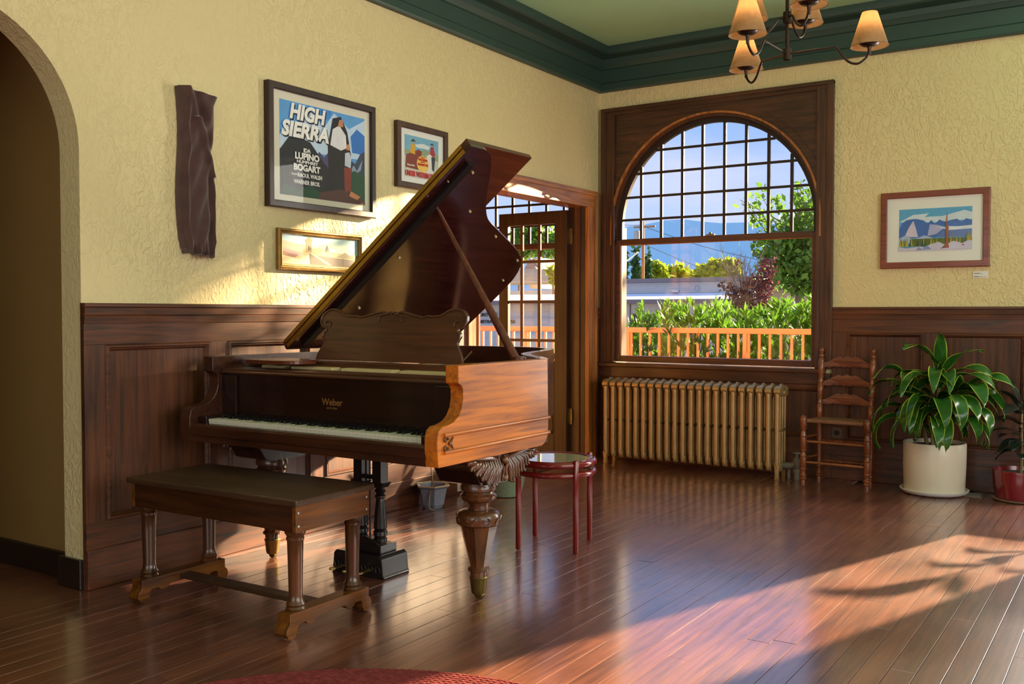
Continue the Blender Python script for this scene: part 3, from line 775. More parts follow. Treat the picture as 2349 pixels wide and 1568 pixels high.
# legs
def leg_prof():
    return [(.075, .505), (.078, .520)]
def make_leg(x, y, block=True):
    lt = MB(lambda a, b, c: PTF(x + a, y + b, c))
    lt.lathe([(.060, .378), (.046, .385), (.044, .402), (.052, .418), (.070, .424), (.077, .432), (.079, .446), (.070, .452), (.066, .462), (.078, .470), (.078, .488), (.070, .502), (.070, .51)], n=32)
    leg = lt.build('leg', M['pno_leg'], piano, smooth=35)
    MB(lambda a, b, c: PTF(x + a, y + b, c)).lathe([(.084, .318), (.092, .326), (.094, .345), (.092, .366), (.084, .376), (.062, .384)], n=32).build('leg_collar', M['pno_leg'], leg, smooth=35)
    MB(lambda a, b, c: PTF(x + a, y + b, c)).lathe([(.034, .122), (.038, .135), (.056, .21), (.070, .268), (.078, .300), (.084, .320)], n=8, flat=.5).build('leg_shaft', M['pno_leg'], leg)
    MB(lambda a, b, c: PTF(x + a, y + b, c)).lathe([(.034, .082), (.036, .105), (.037, .118), (.046, .122), (.047, .130), (.040, .137), (.036, .14)], n=24).build('leg_ring', M['pno_leg'], leg, smooth=35)
    MB(lambda a, b, c: PTF(x + a, y + b, c)).lathe([(.028, .022), (.031, .028), (.038, .085), (.041, .092), (.038, .096)], n=16).build('ferrule', M['brassdull'], leg, smooth=35)
    MB(lambda a, b, c: PTF(x + a, y + c, b + .021)).lathe([(.014, -.012), (.021, -.010), (.021, .010), (.014, .012)], (0.004, 0, 0), 20).build('caster', M['brassdull'], leg, smooth=35)
    # carved band: rings and leaf sprays
    for k in range(8):
        a = k * math.pi / 4 + .2
        c0 = Vector((.093 * math.cos(a), .093 * math.sin(a), .345)); tg = Vector((-math.sin(a), math.cos(a), 0))
        mb = MB(lambda a, b, c: PTF(x + a, y + b, c))
        if k % 2:
            mb.tube([c0 + tg * (.015 * math.cos(t)) + Vector((0, 0, .017 * math.sin(t))) for t in [j * .7 for j in range(9)]], .004, 6, closed=True).build('rosette', M['pno_leg'], leg, smooth=True)
        else:
            mb.tube([c0 + tg * -.03 + Vector((0, 0, -.012)), c0 + tg * -.012 + Vector((0, 0, .004)), c0 + tg * .008 + Vector((0, 0, -.003)), c0 + tg * .028 + Vector((0, 0, .016))], [.003, .008, .006, .002], 6).build('carved_leaf', M['pno_leg'], leg, smooth=True)
    return leg
LEGS = [(1.525, -3.925), (.262, -3.925), (.60, -2.62)]
for x, y in LEGS[:2]:
    leg = make_leg(x, y)
    dx = 1 if x > 1 else -1
    PB_().prism([(-4.17, .64), (-4.17, .615), (-4.10, .575), (-4.06, .515), (-4.03, .505), (-3.80, .505), (-3.77, .52), (-3.73, .575), (-3.70, .64)], 'x', x - .105, x + .105).build('leg_block', M['pno_dk'], leg, bevel=.004)
    # acanthus carving on the outer face
    mb = PB_(); fx = x + dx * .112
    for sg in (-1, 1):
        mb.tube([(fx + dx * .004, y + sg * .03, .606), (fx + dx * .020, y + sg * .10, .626), (fx + dx * .010, y + sg * .245, .634)], [.010, .012, .004], 8)
        for k in range(11):
            q = k / 10; ye = .052 + .20 * q; ze = .512 + .108 * q ** 1.3 - (.010 if k % 2 else 0)
            mb.tube([(fx + dx * .002, y + sg * (.025 + .175 * q), .622), (fx + dx * .022, y + sg * (.034 + .185 * q), .622 - (.622 - ze) * .4), (fx + dx * .018, y + sg * (.044 + .195 * q), .622 - (.622 - ze) * .75), (fx + dx * .014, y + sg * ye, ze), (fx + dx * .022, y + sg * (ye + .006), ze - .008)], [.007, .0115, .0125, .010, .003], 8)
        mb.tube([(fx + dx * .022, y + sg * (.016 + (.012 - .0008 * j) * math.cos(.5 * j)), .590 - .0052 * j + (.010 - .0006 * j) * math.sin(.5 * j)) for j in range(15)], [.0085 - .0003 * j for j in range(15)], 7)
    mb.ball((fx + dx * .02, y, .605), .016, 12)
    mb.ball((fx + dx * .02, y, .530), .014, 12)
    mb.prism([(y - .21, .64), (y - .20, .60), (y - .11, .52), (y, .51), (y + .11, .53), (y + .20, .60), (y + .21, .64)], 'x', *sorted((x + dx * .10, fx)))
    mb.build('acanthus_carving', M['pno_leg'], leg, smooth=50)
leg = make_leg(*LEGS[2])
PB_().box(.50, .70, -2.72, -2.52, .505, .66).build('leg_block', M['pno_dk'], leg, bevel=.01)
# lyre
ly = PB_().prism([(.685, 0), (1.0, 0), (1.006, .006), (.998, .016), (.990, .090), (.975, .104), (.71, .104), (.695, .09), (.687, .016), (.679, .006)], 'y', -3.94, -3.755).build('pedal_lyre', M['lyre'], piano, bevel=.004)
PB_().box(.735, .955, -3.905, -3.79, .104, .142).build('lyre_plinth', M['lyre'], ly, bevel=.004)
for x in (.787, .905):
    PB_().lathe([(.030, .142), (.032, .165), (.026, .172), (.033, .180), (.033, .198), (.027, .206), (.032, .214), (.029, .26), (.022, .335), (.019, .352), (.026, .358), (.026, .366), (.018, .374), (.028, .388), (.018, .402), (.016, .410), (.026, .418), (.026, .43)], (x, -3.848, 0), 20).box(x - .026, x + .026, -3.874, -3.822, .43, .67).prism([(x - .045, .43), (x + .045, .43), (x + .026, .405), (x - .026, .405)], 'y', -3.876, -3.82).build('lyre_column', M['lyre'], ly, smooth=35)
PB_().box(.787, .905, -3.86, -3.836, .44, .462).build('lyre_crossbar', M['lyre'], ly)
mb = PB_(); mb.prism(crom([(.755, .142), (.79, .165), (.846, .176), (.90, .165), (.935, .142)], 4), 'y', -3.90, -3.885); mb.build('lyre_crest', M['lyre'], ly)
for x in (.825, .868):
    PB_().tube([(x, -3.83, .14), (x, -3.83, .68)], .004, 6).build('pedal_rod', M['iron'], ly)
for x in (.765, .845, .925):
    PB_().prism(crom([(x - .009, -3.93), (x - .010, -3.98), (x - .016, -4.02), (x, -4.042), (x + .016, -4.02), (x + .010, -3.98), (x + .009, -3.93)], 3), 'z', .034, .044).build('pedal', M['brassdull'], ly, bevel=.002)
mb = PB_()
for k in range(7):
    x = .72 + .042 * k
    mb.tube([(x - .012, -3.942, .03), (x - .016, -3.945, .052), (x, -3.947, .062), (x + .014, -3.945, .05), (x + .010, -3.942, .03)], .004, 6)
mb.build('lyre_carving', M['lyre'], ly, smooth=True)
tl = text('WEBER', .026, (.842, -3.9415, .068), (1, 0, 0), (0, 0, 1), M['lyre'], piano, 'lettering', ext=.002); tl.parent = ly

# =================================================================== bench
M['bench_top'] = wood('bench_top_wood', S(54, 36, 23), S(86, 58, 36), 'x', 0.42, 0.1)
M['bench_x'] = wood('bench_wood_long_shaded', S(34, 16, 8), S(80, 42, 18), 'x', 0.32, 0.3)  # shade on the bench front put into this darker wood
M['bench_y'] = wood('bench_wood_end_lit', S(66, 34, 10), S(136, 80, 23), 'y', 0.32, 0.3)  # lighter copy for the ends, light from the right put into the colour
M['bench_z'] = wood('bench_wood_leg', S(46, 24, 12), S(104, 60, 26), 'z', 0.3, 0.35)
bench = thing('piano_bench', 'dark wooden piano bench with turned legs before the keyboard', 'bench', (.79, -4.545, 0), R(1.0))
def BB(): return MB()
bt = BB().box(-.497, .497, -.222, .222, .502, .528).build('seat_lid', M['bench_top'], bench, bevel=.007)
for y0, y1, nm in ((-.205, -.185, 'apron'), (.185, .205, 'apron')):
    BB().box(-.478, .478, y0, y1, .402, .500).build(nm, M['bench_x'], bench, bevel=.002)
for x0, x1 in ((-.480, -.460), (.460, .480)):
    ap = BB().box(x0, x1, -.206, .206, .402, .500).build('apron_end', M['bench_y'], bench, bevel=.002)
    for y in (-.192, .192):
        for z in (.425, .475):
            xx = x1 if x0 > 0 else x0
            MB(lambda a, b, c: (xx + c * (1 if x0 > 0 else -1), y + a, z + b)).lathe([(.0055, -.002), (.0055, .0012), (.003, .002)], n=12).build('screw', M['steel'], ap)
BB().box(-.46, .46, -.185, .185, .404, .410).build('seat_bottom', M['bench_x'], bench)
for sx in (-1, 1):
    for sy in (-1, 1):
        BB().lathe([(.036, .098), (.038, .106), (.033, .114), (.037, .122), (.033, .130), (.029, .136), (.026, .16), (.029, .30), (.031, .362), (.034, .366), (.034, .374), (.031, .378), (.040, .392), (.040, .402)], (sx * .430, sy * .160, 0), 24).build('leg', M['bench_z'], bench, smooth=35)
    pr = [(-.235, .098), (-.235, .062), (-.232, .056), (-.228, .052)]
    foot = [(-.222, .098), (-.222, .060), (-.236, .046), (-.240, .026), (-.230, .008), (-.212, .002), (-.194, .006), (-.184, .022), (-.183, .040), (-.172, .052), (-.140, .052), (-.128, .040), (-.105, .036), (-.088, .046), (-.078, .056),
            (.078, .056), (.088, .046), (.105, .036), (.128, .040), (.140, .052), (.172, .052), (.183, .040), (.184, .022), (.194, .006), (.212, .002), (.230, .008), (.240, .026), (.236, .046), (.222, .060), (.222, .098)]
    BB().prism(foot, 'x', sx * .430 - .033, sx * .430 + .033).build('trestle_foot', M['bench_y'], bench, bevel=.002)
BB().box(-.40, .40, -.030, .030, .066, .086).build('stretcher', M['bench_top'], bench, bevel=.003)

# =================================================================== pictures
PM = {}
def pm(c):
    k = tuple(c)
    if k not in PM: PM[k] = mat('print_%02x%02x%02x' % tuple(int(v) for v in c), S(*c), 0.6, var=.08, vscale=25)
    return PM[k]
class Art:
    # flat print: polygons in (u, v) of the sheet, laid over each other
    def __init__(s, tf): s.tf = tf; s.mb = MB(); s.mats = []; s.k = 0
    def p(s, pts, c):
        m = pm(c)
        if m not in s.mats: s.mats.append(m)
        s.k += 1; d = .00012 * s.k
        s.mb.add([s.tf(u, v, d) for u, v in pts], [tuple(range(len(pts)))], s.mats.index(m)); return s
    def rect(s, u0, v0, u1, v1, c): return s.p([(u0, v0), (u1, v0), (u1, v1), (u0, v1)], c)
    def circ(s, u, v, ru, rv, c, n=28): return s.p([(u + ru * math.cos(2 * math.pi * k / n), v + rv * math.sin(2 * math.pi * k / n)) for k in range(n)], c)
    def build(s, name, parent):
        me = bpy.data.meshes.new(name); me.from_pydata(s.mb.v, [], s.mb.f)
        for m in s.mats: me.materials.append(m)
        for p, i in zip(me.polygons, s.mb.mi): p.material_index = i
        o = bpy.data.objects.new(name, me); COL.objects.link(o); o.parent = parent; return o
def framed(name, label, cat, wall, u0, u1, z0, z1, fw, fd, fm, prof, sheet, glass=True, matm=None, group=None):
    # wall 'L' (u along y) or 'B' (u along x)
    root = thing(name, label, cat, ((0.0, (u0 + u1) / 2, (z0 + z1) / 2) if wall == 'L' else ((u0 + u1) / 2, 0.0, (z0 + z1) / 2)), group=group)
    lo = Vector(root.location)
    if wall == 'L': T = lambda u, d, z: (d, u - lo.y, z - lo.z)
    else: T = lambda u, d, z: (u - lo.x, -d, z - lo.z)
    w = u1 - u0; h = z1 - z0
    for k in range(4):        # four mitred sides
        cor = [(u0, z0), (u1, z0), (u1, z1), (u0, z1)]
        sg = [(1, 1), (-1, 1), (-1, -1), (1, -1)]
        a, b = k, (k + 1) % 4; n = len(prof); vs = []
        for q in (a, b):
            for i, d in prof: vs.append((cor[q][0] + sg[q][0] * i * fw, d * fd, cor[q][1] + sg[q][1] * i * fw))
        MB(T).add(vs, [tuple(range(n)), tuple(range(n, 2 * n))] + [(i, (i + 1) % n, n + (i + 1) % n, n + i) for i in range(n)]).build('frame_side', fm, root, bevel=0)
    MB(T).box(u0 + fw * .8, u1 - fw * .8, .002, fd * .45, z0 + fw * .8, z1 - fw * .8).build('mat_board', matm or M['paper'], root)
    su0, su1, sz0, sz1 = sheet
    A = Art(lambda u, v, d: T(su0 + (su1 - su0) * u, fd * .45 + .0004 + d, sz0 + (sz1 - sz0) * v))
    if glass: MB(T).box(u0 + fw * .7, u1 - fw * .7, fd * .45 + .008, fd * .45 + .0095, z0 + fw * .7, z1 - fw * .7).build('glazing', M['picglass'], root)
    def TX(body, ua, ub, va, vb, c, lift=0.0, **kw):
        d = fd * .45 + .0052 + lift; a = su0 + (su1 - su0) * ua; z = sz0 + (sz1 - sz0) * va
        return text_fit(body, (d, a, z) if wall == 'L' else (a, -d, z), (0, 1, 0) if wall == 'L' else (1, 0, 0), (0, 0, 1), (su1 - su0) * (ub - ua), (sz1 - sz0) * (vb - va), c, root, **kw)
    return root, A, TX
FLAT = [(0, 0), (0, .9), (.12, 1), (.9, 1), (1, .9), (1, 0)]
RND = [(0, 0), (0, .7), (.15, .95), (.35, 1), (.5, .75), (.62, .7), (.75, .85), (.92, .8), (1, .55), (1, 0)]
M['fr_dark'] = wood('frame_dark_walnut', S(30, 15, 11), S(62, 32, 22), 'z', .45, .05)
M['fr_mid'] = wood('frame_walnut', S(46, 26, 16), S(88, 52, 32), 'z', .45, .05)
M['fr_red'] = wood('frame_red_wood', S(104, 44, 28), S(150, 72, 46), 'x', .38, .2)
M['fr_gold'] = mat('old_gold_frame', S(150, 116, 58), .42, .55, var=.3, vscale=25)
M['mat1'] = mat('cream_mat', S(226, 218, 198), .75)
# big poster: title lettering over a plain mountain scene
r1, A, TX = framed('framed_poster', 'large dark-framed poster with white lettering over a mountain scene', 'picture', 'L', -3.722, -2.880, 1.785, 2.444, .037, .040, M['fr_dark'], FLAT, (-3.630, -2.960, 1.857, 2.364), matm=M['mat1'])
A.rect(0, 0, 1, 1, (92, 158, 220)).p([(0, .62), (.10, .80), (.18, .72), (.34, .95), (.5, .80), (.62, .98), (.8, .84), (1, .98), (1, .52), (0, .48)], (196, 216, 240)).p([(.30, 1), (.42, .86), (.56, .90), (.60, 1)], (60, 136, 214)).p([(.82, .76), (.90, .86), (1, .80), (1, .58), (.84, .58)], (44, 116, 200))
A.p([(.38, .40), (.44, .52), (.50, .47), (.56, .55), (.64, .45), (.68, .36), (.38, .3)], (74, 66, 112)).p([(0, .47), (.10, .62), (.20, .64), (.34, .60), (.50, .40), (.62, .30), (.62, 0), (0, 0)], (22, 26, 34))
A.p([(.70, .30), (.80, .50), (.88, .46), (.94, .58), (1, .62), (1, 0), (.7, 0)], (52, 66, 92)).p([(.80, .36), (.86, .44), (.9, .38), (.97, .52), (.95, .4), (.86, .32)], (140, 156, 180)).p([(.78, .02), (.76, .30), (.86, .38), (1, .34), (1, .0)], (26, 78, 52))
A.p([(0, .0), (.06, .12), (.2, .06), (.34, .14), (.5, .05), (.5, 0)], (18, 70, 44)).p([(.56, .0), (.54, .6), (.60, .92), (.70, .96), (.78, .80), (.84, .45), (.80, .0)], (20, 18, 24))
A.p([(.57, .62), (.60, .80), (.68, .86), (.76, .76), (.77, .62), (.70, .58)], (226, 222, 226)).p([(.745, .42), (.75, .56), (.80, .58), (.83, .52), (.82, .40)], (200, 206, 222)).p([(.735, .40), (.83, .40), (.82, .14), (.745, .12)], (138, 52, 38)).p([(.42, .0), (.46, .08), (.70, .14), (.92, .10), (1, .02), (1, 0)], (84, 46, 40)).p([(.82, .14), (.94, .09), (.90, .05), (.80, .08)], (206, 132, 88)).p([(.66, .84), (.68, .92), (.72, .93), (.73, .85)], (196, 128, 92)).p([(.765, .60), (.77, .66), (.80, .67), (.81, .60)], (206, 136, 96))
A.build('print', r1)
wt, bl = pm((244, 240, 236)), pm((20, 20, 26))
for m_, du, dv, lf in ((bl, .014, -.014, 0), (wt, 0, 0, .0016)):
    TX('HIGH', .10 + du, .51 + du, .812 + dv, .985 + dv, m_, lf, shear=.2, bold=.045)
    TX('SIERRA', .01 + du, .545 + du, .622 + dv, .795 + dv, m_, lf, shear=.2, bold=.045)
TX('IDA', .255, .335, .480, .525, wt, bold=.04); TX('LUPINO', .16, .435, .398, .474, wt, bold=.045); TX('HUMPHREY', .18, .42, .358, .392, wt, bold=.03); TX('BOGART', .145, .445, .276, .350, wt, bold=.045)
TX('RAOUL WALSH', .19, .465, .208, .254, wt, bold=.03); TX('Directed by', .12, .185, .214, .246, wt); TX('WARNER BROS.', .145, .44, .134, .180, wt, bold=.03)
# small poster
r2, A, TX = framed('framed_poster', 'small square-framed western poster with a yellow disc beside the piano lid', 'picture', 'L', -2.672, -2.158, 2.003, 2.408, .036, .034, M['fr_mid'], FLAT, (-2.588, -2.245, 2.076, 2.336))
A.rect(0, 0, 1, 1, (196, 198, 176)).rect(0, .62, 1, 1, (120, 176, 204)).p([(0, .66), (.3, .62), (.6, .72), (1, .64), (1, .50), (0, .50)], (150, 160, 128)).p([(.3, .80), (.55, .86), (.75, .82), (.7, .74), (.35, .74)], (222, 226, 226))
A.p([(.02, .22), (.04, .52), (.20, .60), (.40, .70), (.50, .66), (.46, .46), (.36, .44), (.40, .2)], (132, 58, 44)).p([(.16, .58), (.18, .78), (.24, .84), (.31, .78), (.30, .56)], (214, 164, 46)).p([(.17, .86), (.24, .93), (.33, .87)], (70, 50, 36)).p([(.66, .16), (.64, .58), (.76, .66), (.84, .52), (.84, .18)], (232, 228, 224)).p([(.74, .64), (.76, .82), (.84, .84), (.90, .66), (.86, .58)], (176, 46, 62)).p([(.78, .58), (.80, .26), (.86, .22), (.90, .58)], (52, 56, 74)).p([(.74, .88), (.80, .92), (.87, .87)], (40, 40, 48))
A.rect(0, 0, 1, .19, (206, 206, 196)).circ(.52, .36, .175, .20, (242, 198, 92)).build('print', r2)
red, wht = pm((204, 34, 40)), pm((244, 244, 240))
TX('ROY', .46, .58, .50, .53, red, bold=.03); TX('ROGERS', .39, .65, .435, .49, red, bold=.04); TX('SMILEY', .45, .59, .395, .42, red, bold=.02); TX('BURNETTE', .37, .67, .315, .37, red, bold=.04)
TX('UNDER WESTERN STARS', .01, .97, .02, .155, red, bold=.03); TX('Republic', .05, .28, .25, .31, wht, shear=.3)
# wide old view in a gold frame
r3, A, TX = framed('framed_photograph', 'wide tinted old town view in a narrow gold frame', 'picture', 'L', -3.646, -2.986, 1.455, 1.677, .030, .030, M['fr_gold'], RND, (-3.613, -3.019, 1.488, 1.644), matm=M['fr_gold'])
A.rect(0, 0, 1, 1, (176, 196, 190)).rect(0, .78, 1, 1, (140, 184, 196)).p([(0, .82), (.12, .72), (.28, .70), (.30, .55), (.6, .52), (1, .40), (1, 0), (0, 0)], (176, 154, 112)).p([(0, .55), (.14, .48), (.22, .36), (.16, .22), (0, .30)], (138, 90, 74)).p([(0, .30), (.2, .18), (.34, .36), (.34, 0), (0, 0)], (206, 190, 156))
A.p([(.30, .44), (.30, .80), (.28, .82), (.325, .98), (.36, .98), (.385, .82), (.37, .80), (.37, .44)], (140, 112, 72)).p([(.37, .44), (.37, .58), (.50, .62), (.54, .50), (.54, .42)], (188, 172, 136)).p([(.56, .62), (.575, .74), (.59, .62), (.60, .50), (.55, .50)], (78, 76, 56)).p([(.34, .40), (.46, .34), (.70, .30), (1, .24), (1, .0), (.36, .02)], (72, 56, 40)).p([(.40, .40), (.64, .02), (.58, .02), (.36, .38)], (190, 168, 128)).p([(.76, .42), (.82, .52), (.88, .42), (.95, .46), (1, .42), (1, .30), (.7, .34)], (120, 116, 84)).rect(.79, .04, .795, .30, (46, 36, 28)).rect(.33, .52, .345, .68, (66, 52, 36)).rect(.355, .52, .36, .62, (66, 52, 36))
A.build('print', r3)
# watercolour on the window wall
r4, A, TX = framed('framed_painting', 'red-brown framed mountain watercolour on the wall above the white pot', 'painting', 'B', 2.291, 2.998, 1.538, 2.074, .043, .032, M['fr_red'], FLAT, (2.413, 2.886, 1.660, 1.952))
A.rect(0, 0, 1, 1, (94, 168, 216)).p([(.0, .70), (.2, .86), (.42, .88), (.36, .80), (.6, .80), (.9, .92), (1, .86), (1, .7), (.5, .66)], (208, 222, 236)).p([(0, .52), (.04, .66), (.10, .74), (.18, .76), (.24, .76), (.34, .72), (.40, .64), (.45, .72), (.50, .62), (.56, .72), (.64, .66), (.72, .70), (.80, .72), (.86, .64), (.92, .72), (1, .68), (1, .3), (0, .3)], (70, 112, 190))
A.p([(.08, .34), (.14, .56), (.20, .72), (.24, .52), (.27, .32)], (214, 202, 226)).p([(.43, .62), (.52, .60), (.64, .54), (.52, .38), (.40, .34)], (176, 178, 220)).p([(.50, .30), (.60, .44), (.72, .50), (1, .52), (1, .3)], (98, 124, 190)).p([(.50, .58), (.62, .52), (.66, .56), (.80, .54), (1, .56), (1, .48), (.68, .46)], (222, 226, 240)).p([(0, .30), (.10, .38), (.2, .26), (.36, .36), (.46, .30), (.50, .24), (.2, .16), (0, .2)], (176, 190, 226))
rr = random.Random(5)
A.rect(.16, .10, 1, .28, (96, 112, 60))
for k in range(46):
    u = rr.uniform(0, 1) if k > 12 else rr.choice([.03, .06, .12, .35, .59, .74, .80, .90, .96]); h = rr.uniform(.10, .2) if u < .7 else rr.uniform(.16, .30)
    A.p([(u - .016, .10), (u, .14 + h), (u + .016, .10)], rr.choice([(60, 92, 62), (188, 178, 62), (116, 128, 52), (206, 172, 60), (46, 84, 70)]))
A.p([(0, .10), (.10, .06), (.24, .08), (.3, .10), (.36, .06), (.44, .14), (.56, .19), (.64, .12), (.76, .2), (.88, .14), (.94, .20), (1, .2), (1, 0), (0, 0)], (206, 200, 226)).p([(.24, .0), (.28, .09), (.33, .03), (.40, .12), (.46, .02)], (140, 150, 196)).p([(.62, .04), (.654, .2), (.650, .56), (.664, .86), (.672, .86), (.670, .58), (.690, .54), (.684, .2), (.70, .04)], (164, 96, 66)).p([(.58, .02), (.63, .10), (.66, .06)], (120, 82, 92)).rect(.87, .09, .90, .12, (196, 70, 70))
A.build('print', r4)
r5 = thing('wall_label', 'small white caption card below the mountain watercolour', 'label', (2.942, 0, 1.4835))
MB().box(-.047, .047, -.006, -.0005, -.0235, .0235).build('card', M['paper'], r5)
gy = pm((120, 118, 114))
for z, w in ((.010, .036), (.006, .048), (-.012, .03), (-.0155, .056)):
    MB().box(-.041, -.041 + w, -.0068, -.0058, z - .0013, z + .0013).build('printed_line', gy, r5)
MB().box(.022, .034, -.0068, -.0058, -.0168, -.0142).build('printed_line', gy, r5)

# =================================================================== hanging velvet bag
M['velvet'] = mat('brown_velvet', S(78, 52, 48), .8, spec=.2, var=.28, vscale=14, bump=.25, bscale=120)
M['velvet'].node_tree.nodes['Principled BSDF'].inputs['Sheen Weight'].default_value = .6
cl = thing('hanging_cloth', 'long brown velvet cloth sleeve pinned to the wall by the archway', 'cloth', (0, -4.18, 1.90))
rc = random.Random(4)
NU, NV = 56, 120
def cloth(u, v):
    # u -1..1 across, v 0 (top) .. 1
    yl = -.103 + .010 * math.sin(v * 7) + .012 * v; yr = .098 + .006 * math.sin(v * 9 + 1)
    if v < .06: yr += .02 * (1 - v / .06)
    y = (yl + yr) / 2 + u * (yr - yl) / 2
    z = .392 - v * .772 - (0.012 * u if v < .1 else 0) - (.018 * v * (u + 1) * .5)
    x = .016 + .058 * max(0, 1 - u * u * .98) ** .38
    dgl = (u - (-.75 + 3.0 * v)) if v < .52 else 9          # the diagonal fold at the top
    x += .022 * math.exp(-(dgl / .22) ** 2) - .022 * math.exp(-((dgl - .46) / .28) ** 2)
    if v < .16: x -= .022 * math.exp(-((u - .25 + v * 3) / .3) ** 2)
    x += .020 * math.exp(-((u - .70) / .10) ** 2) * min(1, max(0, (v - .30) * 3)) - .012 * math.exp(-((u - .52) / .12) ** 2) * min(1, max(0, (v - .30) * 3))
    x += .014 * math.exp(-((u + .78) / .10) ** 2)
    x += .005 * math.sin(9 * u + 22 * v) + .0035 * math.sin(31 * v + 4 * u)
    if v > .93: y *= 1 + .10 * math.sin(u * 15) * (v - .93) / .07; x += .008 * math.sin(u * 24) * (v - .93) / .07; z += .010 * math.sin(u * 11)
    return (x, y, z)
mb = MB(); vs = [cloth(-1 + 2 * i / NU, j / NV) for j in range(NV + 1) for i in range(NU + 1)]
fs = [(j * (NU + 1) + i, j * (NU + 1) + i + 1, (j + 1) * (NU + 1) + i + 1, (j + 1) * (NU + 1) + i) for j in range(NV) for i in range(NU)]
nb = len(vs); vs += [(.004, p[1], p[2]) for p in vs]
fs += [tuple(nb + i for i in f[::-1]) for f in fs]
edge = [i for i in range(NU + 1)] + [(j + 1) * (NU + 1) - 1 for j in range(1, NV + 1)] + [NV * (NU + 1) + i for i in range(NU - 1, -1, -1)] + [j * (NU + 1) for j in range(NV - 1, 0, -1)]
fs += [(edge[k], edge[(k + 1) % len(edge)], nb + edge[(k + 1) % len(edge)], nb + edge[k]) for k in range(len(edge))]
mb.add(vs, fs); mb.build('cloth_body', M['velvet'], cl, smooth=60)
mb = MB()
for k in range(26):
    y = rc.uniform(-.02, .09); mb.tube([(.03 + rc.uniform(-.01, .02), y, -.392), (.03, y + rc.uniform(-.012, .012), -.392 - rc.uniform(.012, .028))], .0012, 4)
mb.build('frayed_threads', mat('tan_thread', S(150, 112, 86), .8), cl)

# =================================================================== radiator
M['rad'] = mat('aged_bronze_radiator_paint', S(176, 142, 94), .40, .45, var=.16, vscale=9, bump=.08, bscale=90)
rad = thing('radiator', 'old cast-iron column radiator in worn bronze paint under the window', 'radiator', (0, 0, 0))
NS = 22; x0r, x1r = .222, 1.640; dx = (x1r - x0r) / (NS - 1)
def section(end=False):
    mb = MB()
    ys = (-.300, -.243, -.186, -.129)
    for y in ys:
        r = .0178 if y == ys[0] else .011
        mb.tube([(0, y, .075), (0, y, .11), (0, y, .36), (0, y, .60), (0, y, .645)], [r * .7, r, r, r, r * .9], 10, flat=1.0)
    # top and bottom headers with an ogee cap
    mb.prism([(-.322, .640), (-.318, .662), (-.300, .676), (-.26, .684), (-.21, .687), (-.16, .684), (-.125, .676), (-.108, .662), (-.106, .640), (-.115, .610), (-.30, .610)], 'x', -.0235, .0235)
    mb.prism([(-.302, .092), (-.286, .060), (-.22, .052), (-.14, .060), (-.128, .092), (-.14, .115), (-.29, .115)], 'x', -.020, .020)
    mb.prism([(-.315, .66), (-.21, .700), (-.112, .66)], 'x', -.008, .008)
    for z in (.095, .632): mb.tube([(-.034, -.215, z), (.034, -.215, z)], .021, 12)
    mb.box(-.012, .012, -.30, -.13, .345, .365)
    if end:
        for y in (-.296, -.135): mb.prism([(-.017, .10), (.017, .10), (.012, .04), (.015, 0), (-.015, 0), (-.012, .04)], 'y', y - .016, y + .016)
    return mb.mesh('section', M['rad'], smooth=35, bevel=.003)
sm, se = section(), section(True)
for k in range(NS):
    place(se if k in (0, NS - 1) else sm, 'section', rad, (x0r + dx * k, 0, 0))
MB().tube([(x1r + .02, -.215, .632), (x1r + .038, -.215, .632)], .020, 6).tube([(x1r + .03, -.215, .66), (x1r + .045, -.215, .66)], .006, 8).build('end_plug', M['rad'], rad)
M['valve'] = mat('grey_painted_iron', S(120, 112, 100), .55, .2, var=.12, vscale=12)
v = MB()
v.tube([(x1r + .01, -.215, .095), (x1r + .05, -.215, .095), (x1r + .085, -.215, .098), (x1r + .115, -.215, .118)], [.022, .026, .026, .024], 14)
v.lathe([(.022, 0), (.022, .05), (.026, .052), (.026, .075), (.020, .08), (.027, .10), (.030, .12), (.030, .145), (.024, .150), (.024, .158), (.012, .165), (.010, .185), (.012, .190)], (x1r + .12, -.215, 0), 16)
v.build('valve_body', M['valve'], rad, smooth=35)
MB().lathe([(.028, 0), (.030, .004), (.028, .012), (.01, .014)], (x1r + .12, -.215, .188), 14).build('valve_handle', M['valve'], rad, smooth=35)
MB().tube([(x1r + .06, -.20, .09), (x1r + .06, -.20, 0)], .014, 10).build('riser_pipe', M['valve'], rad)

# =================================================================== ladder-back chair
M['ch'] = wood('cherry_chair', S(84, 40, 20), S(156, 86, 46), 'z', .3, .35)
M['ch_x'] = wood('cherry_chair_rung', S(120, 66, 34), S(172, 104, 58), 'x', .35, .3)
M['ch_slat'] = wood('cherry_slat', S(92, 46, 28), S(150, 86, 58), 'x', .35, .3)
def rush():
    m = mat('woven_rush', S(140, 92, 56), .7)
    nt = m.node_tree; b = nt.nodes['Principled BSDF']; L = nt.links.new
    tc = nt.nodes.new('ShaderNodeTexCoord'); wv = nt.nodes.new('ShaderNodeTexWave'); wv.inputs['Scale'].default_value = 60; wv.bands_direction = 'X'; wv.inputs['Distortion'].default_value = 2
    bp = nt.nodes.new('ShaderNodeBump'); bp.inputs['Strength'].default_value = .7; bp.inputs['Distance'].default_value = .004
    rp = nt.nodes.new('ShaderNodeValToRGB'); rp.color_ramp.elements[0].color = S(96, 58, 36); rp.color_ramp.elements[1].color = S(176, 122, 80)
    L(tc.outputs['Object'], wv.inputs[0]); L(wv.outputs['Fac'], bp.inputs['Height']); L(bp.outputs[0], b.inputs['Normal']); L(wv.outputs['Fac'], rp.inputs[0]); L(rp.outputs[0], b.inputs['Base Color'])
    return m
M['rush'] = rush()
chair = thing('ladder_back_chair', 'small turned wooden ladder-back chair with woven seat by the radiator', 'chair', (2.072, -.20, 0), R(-3))
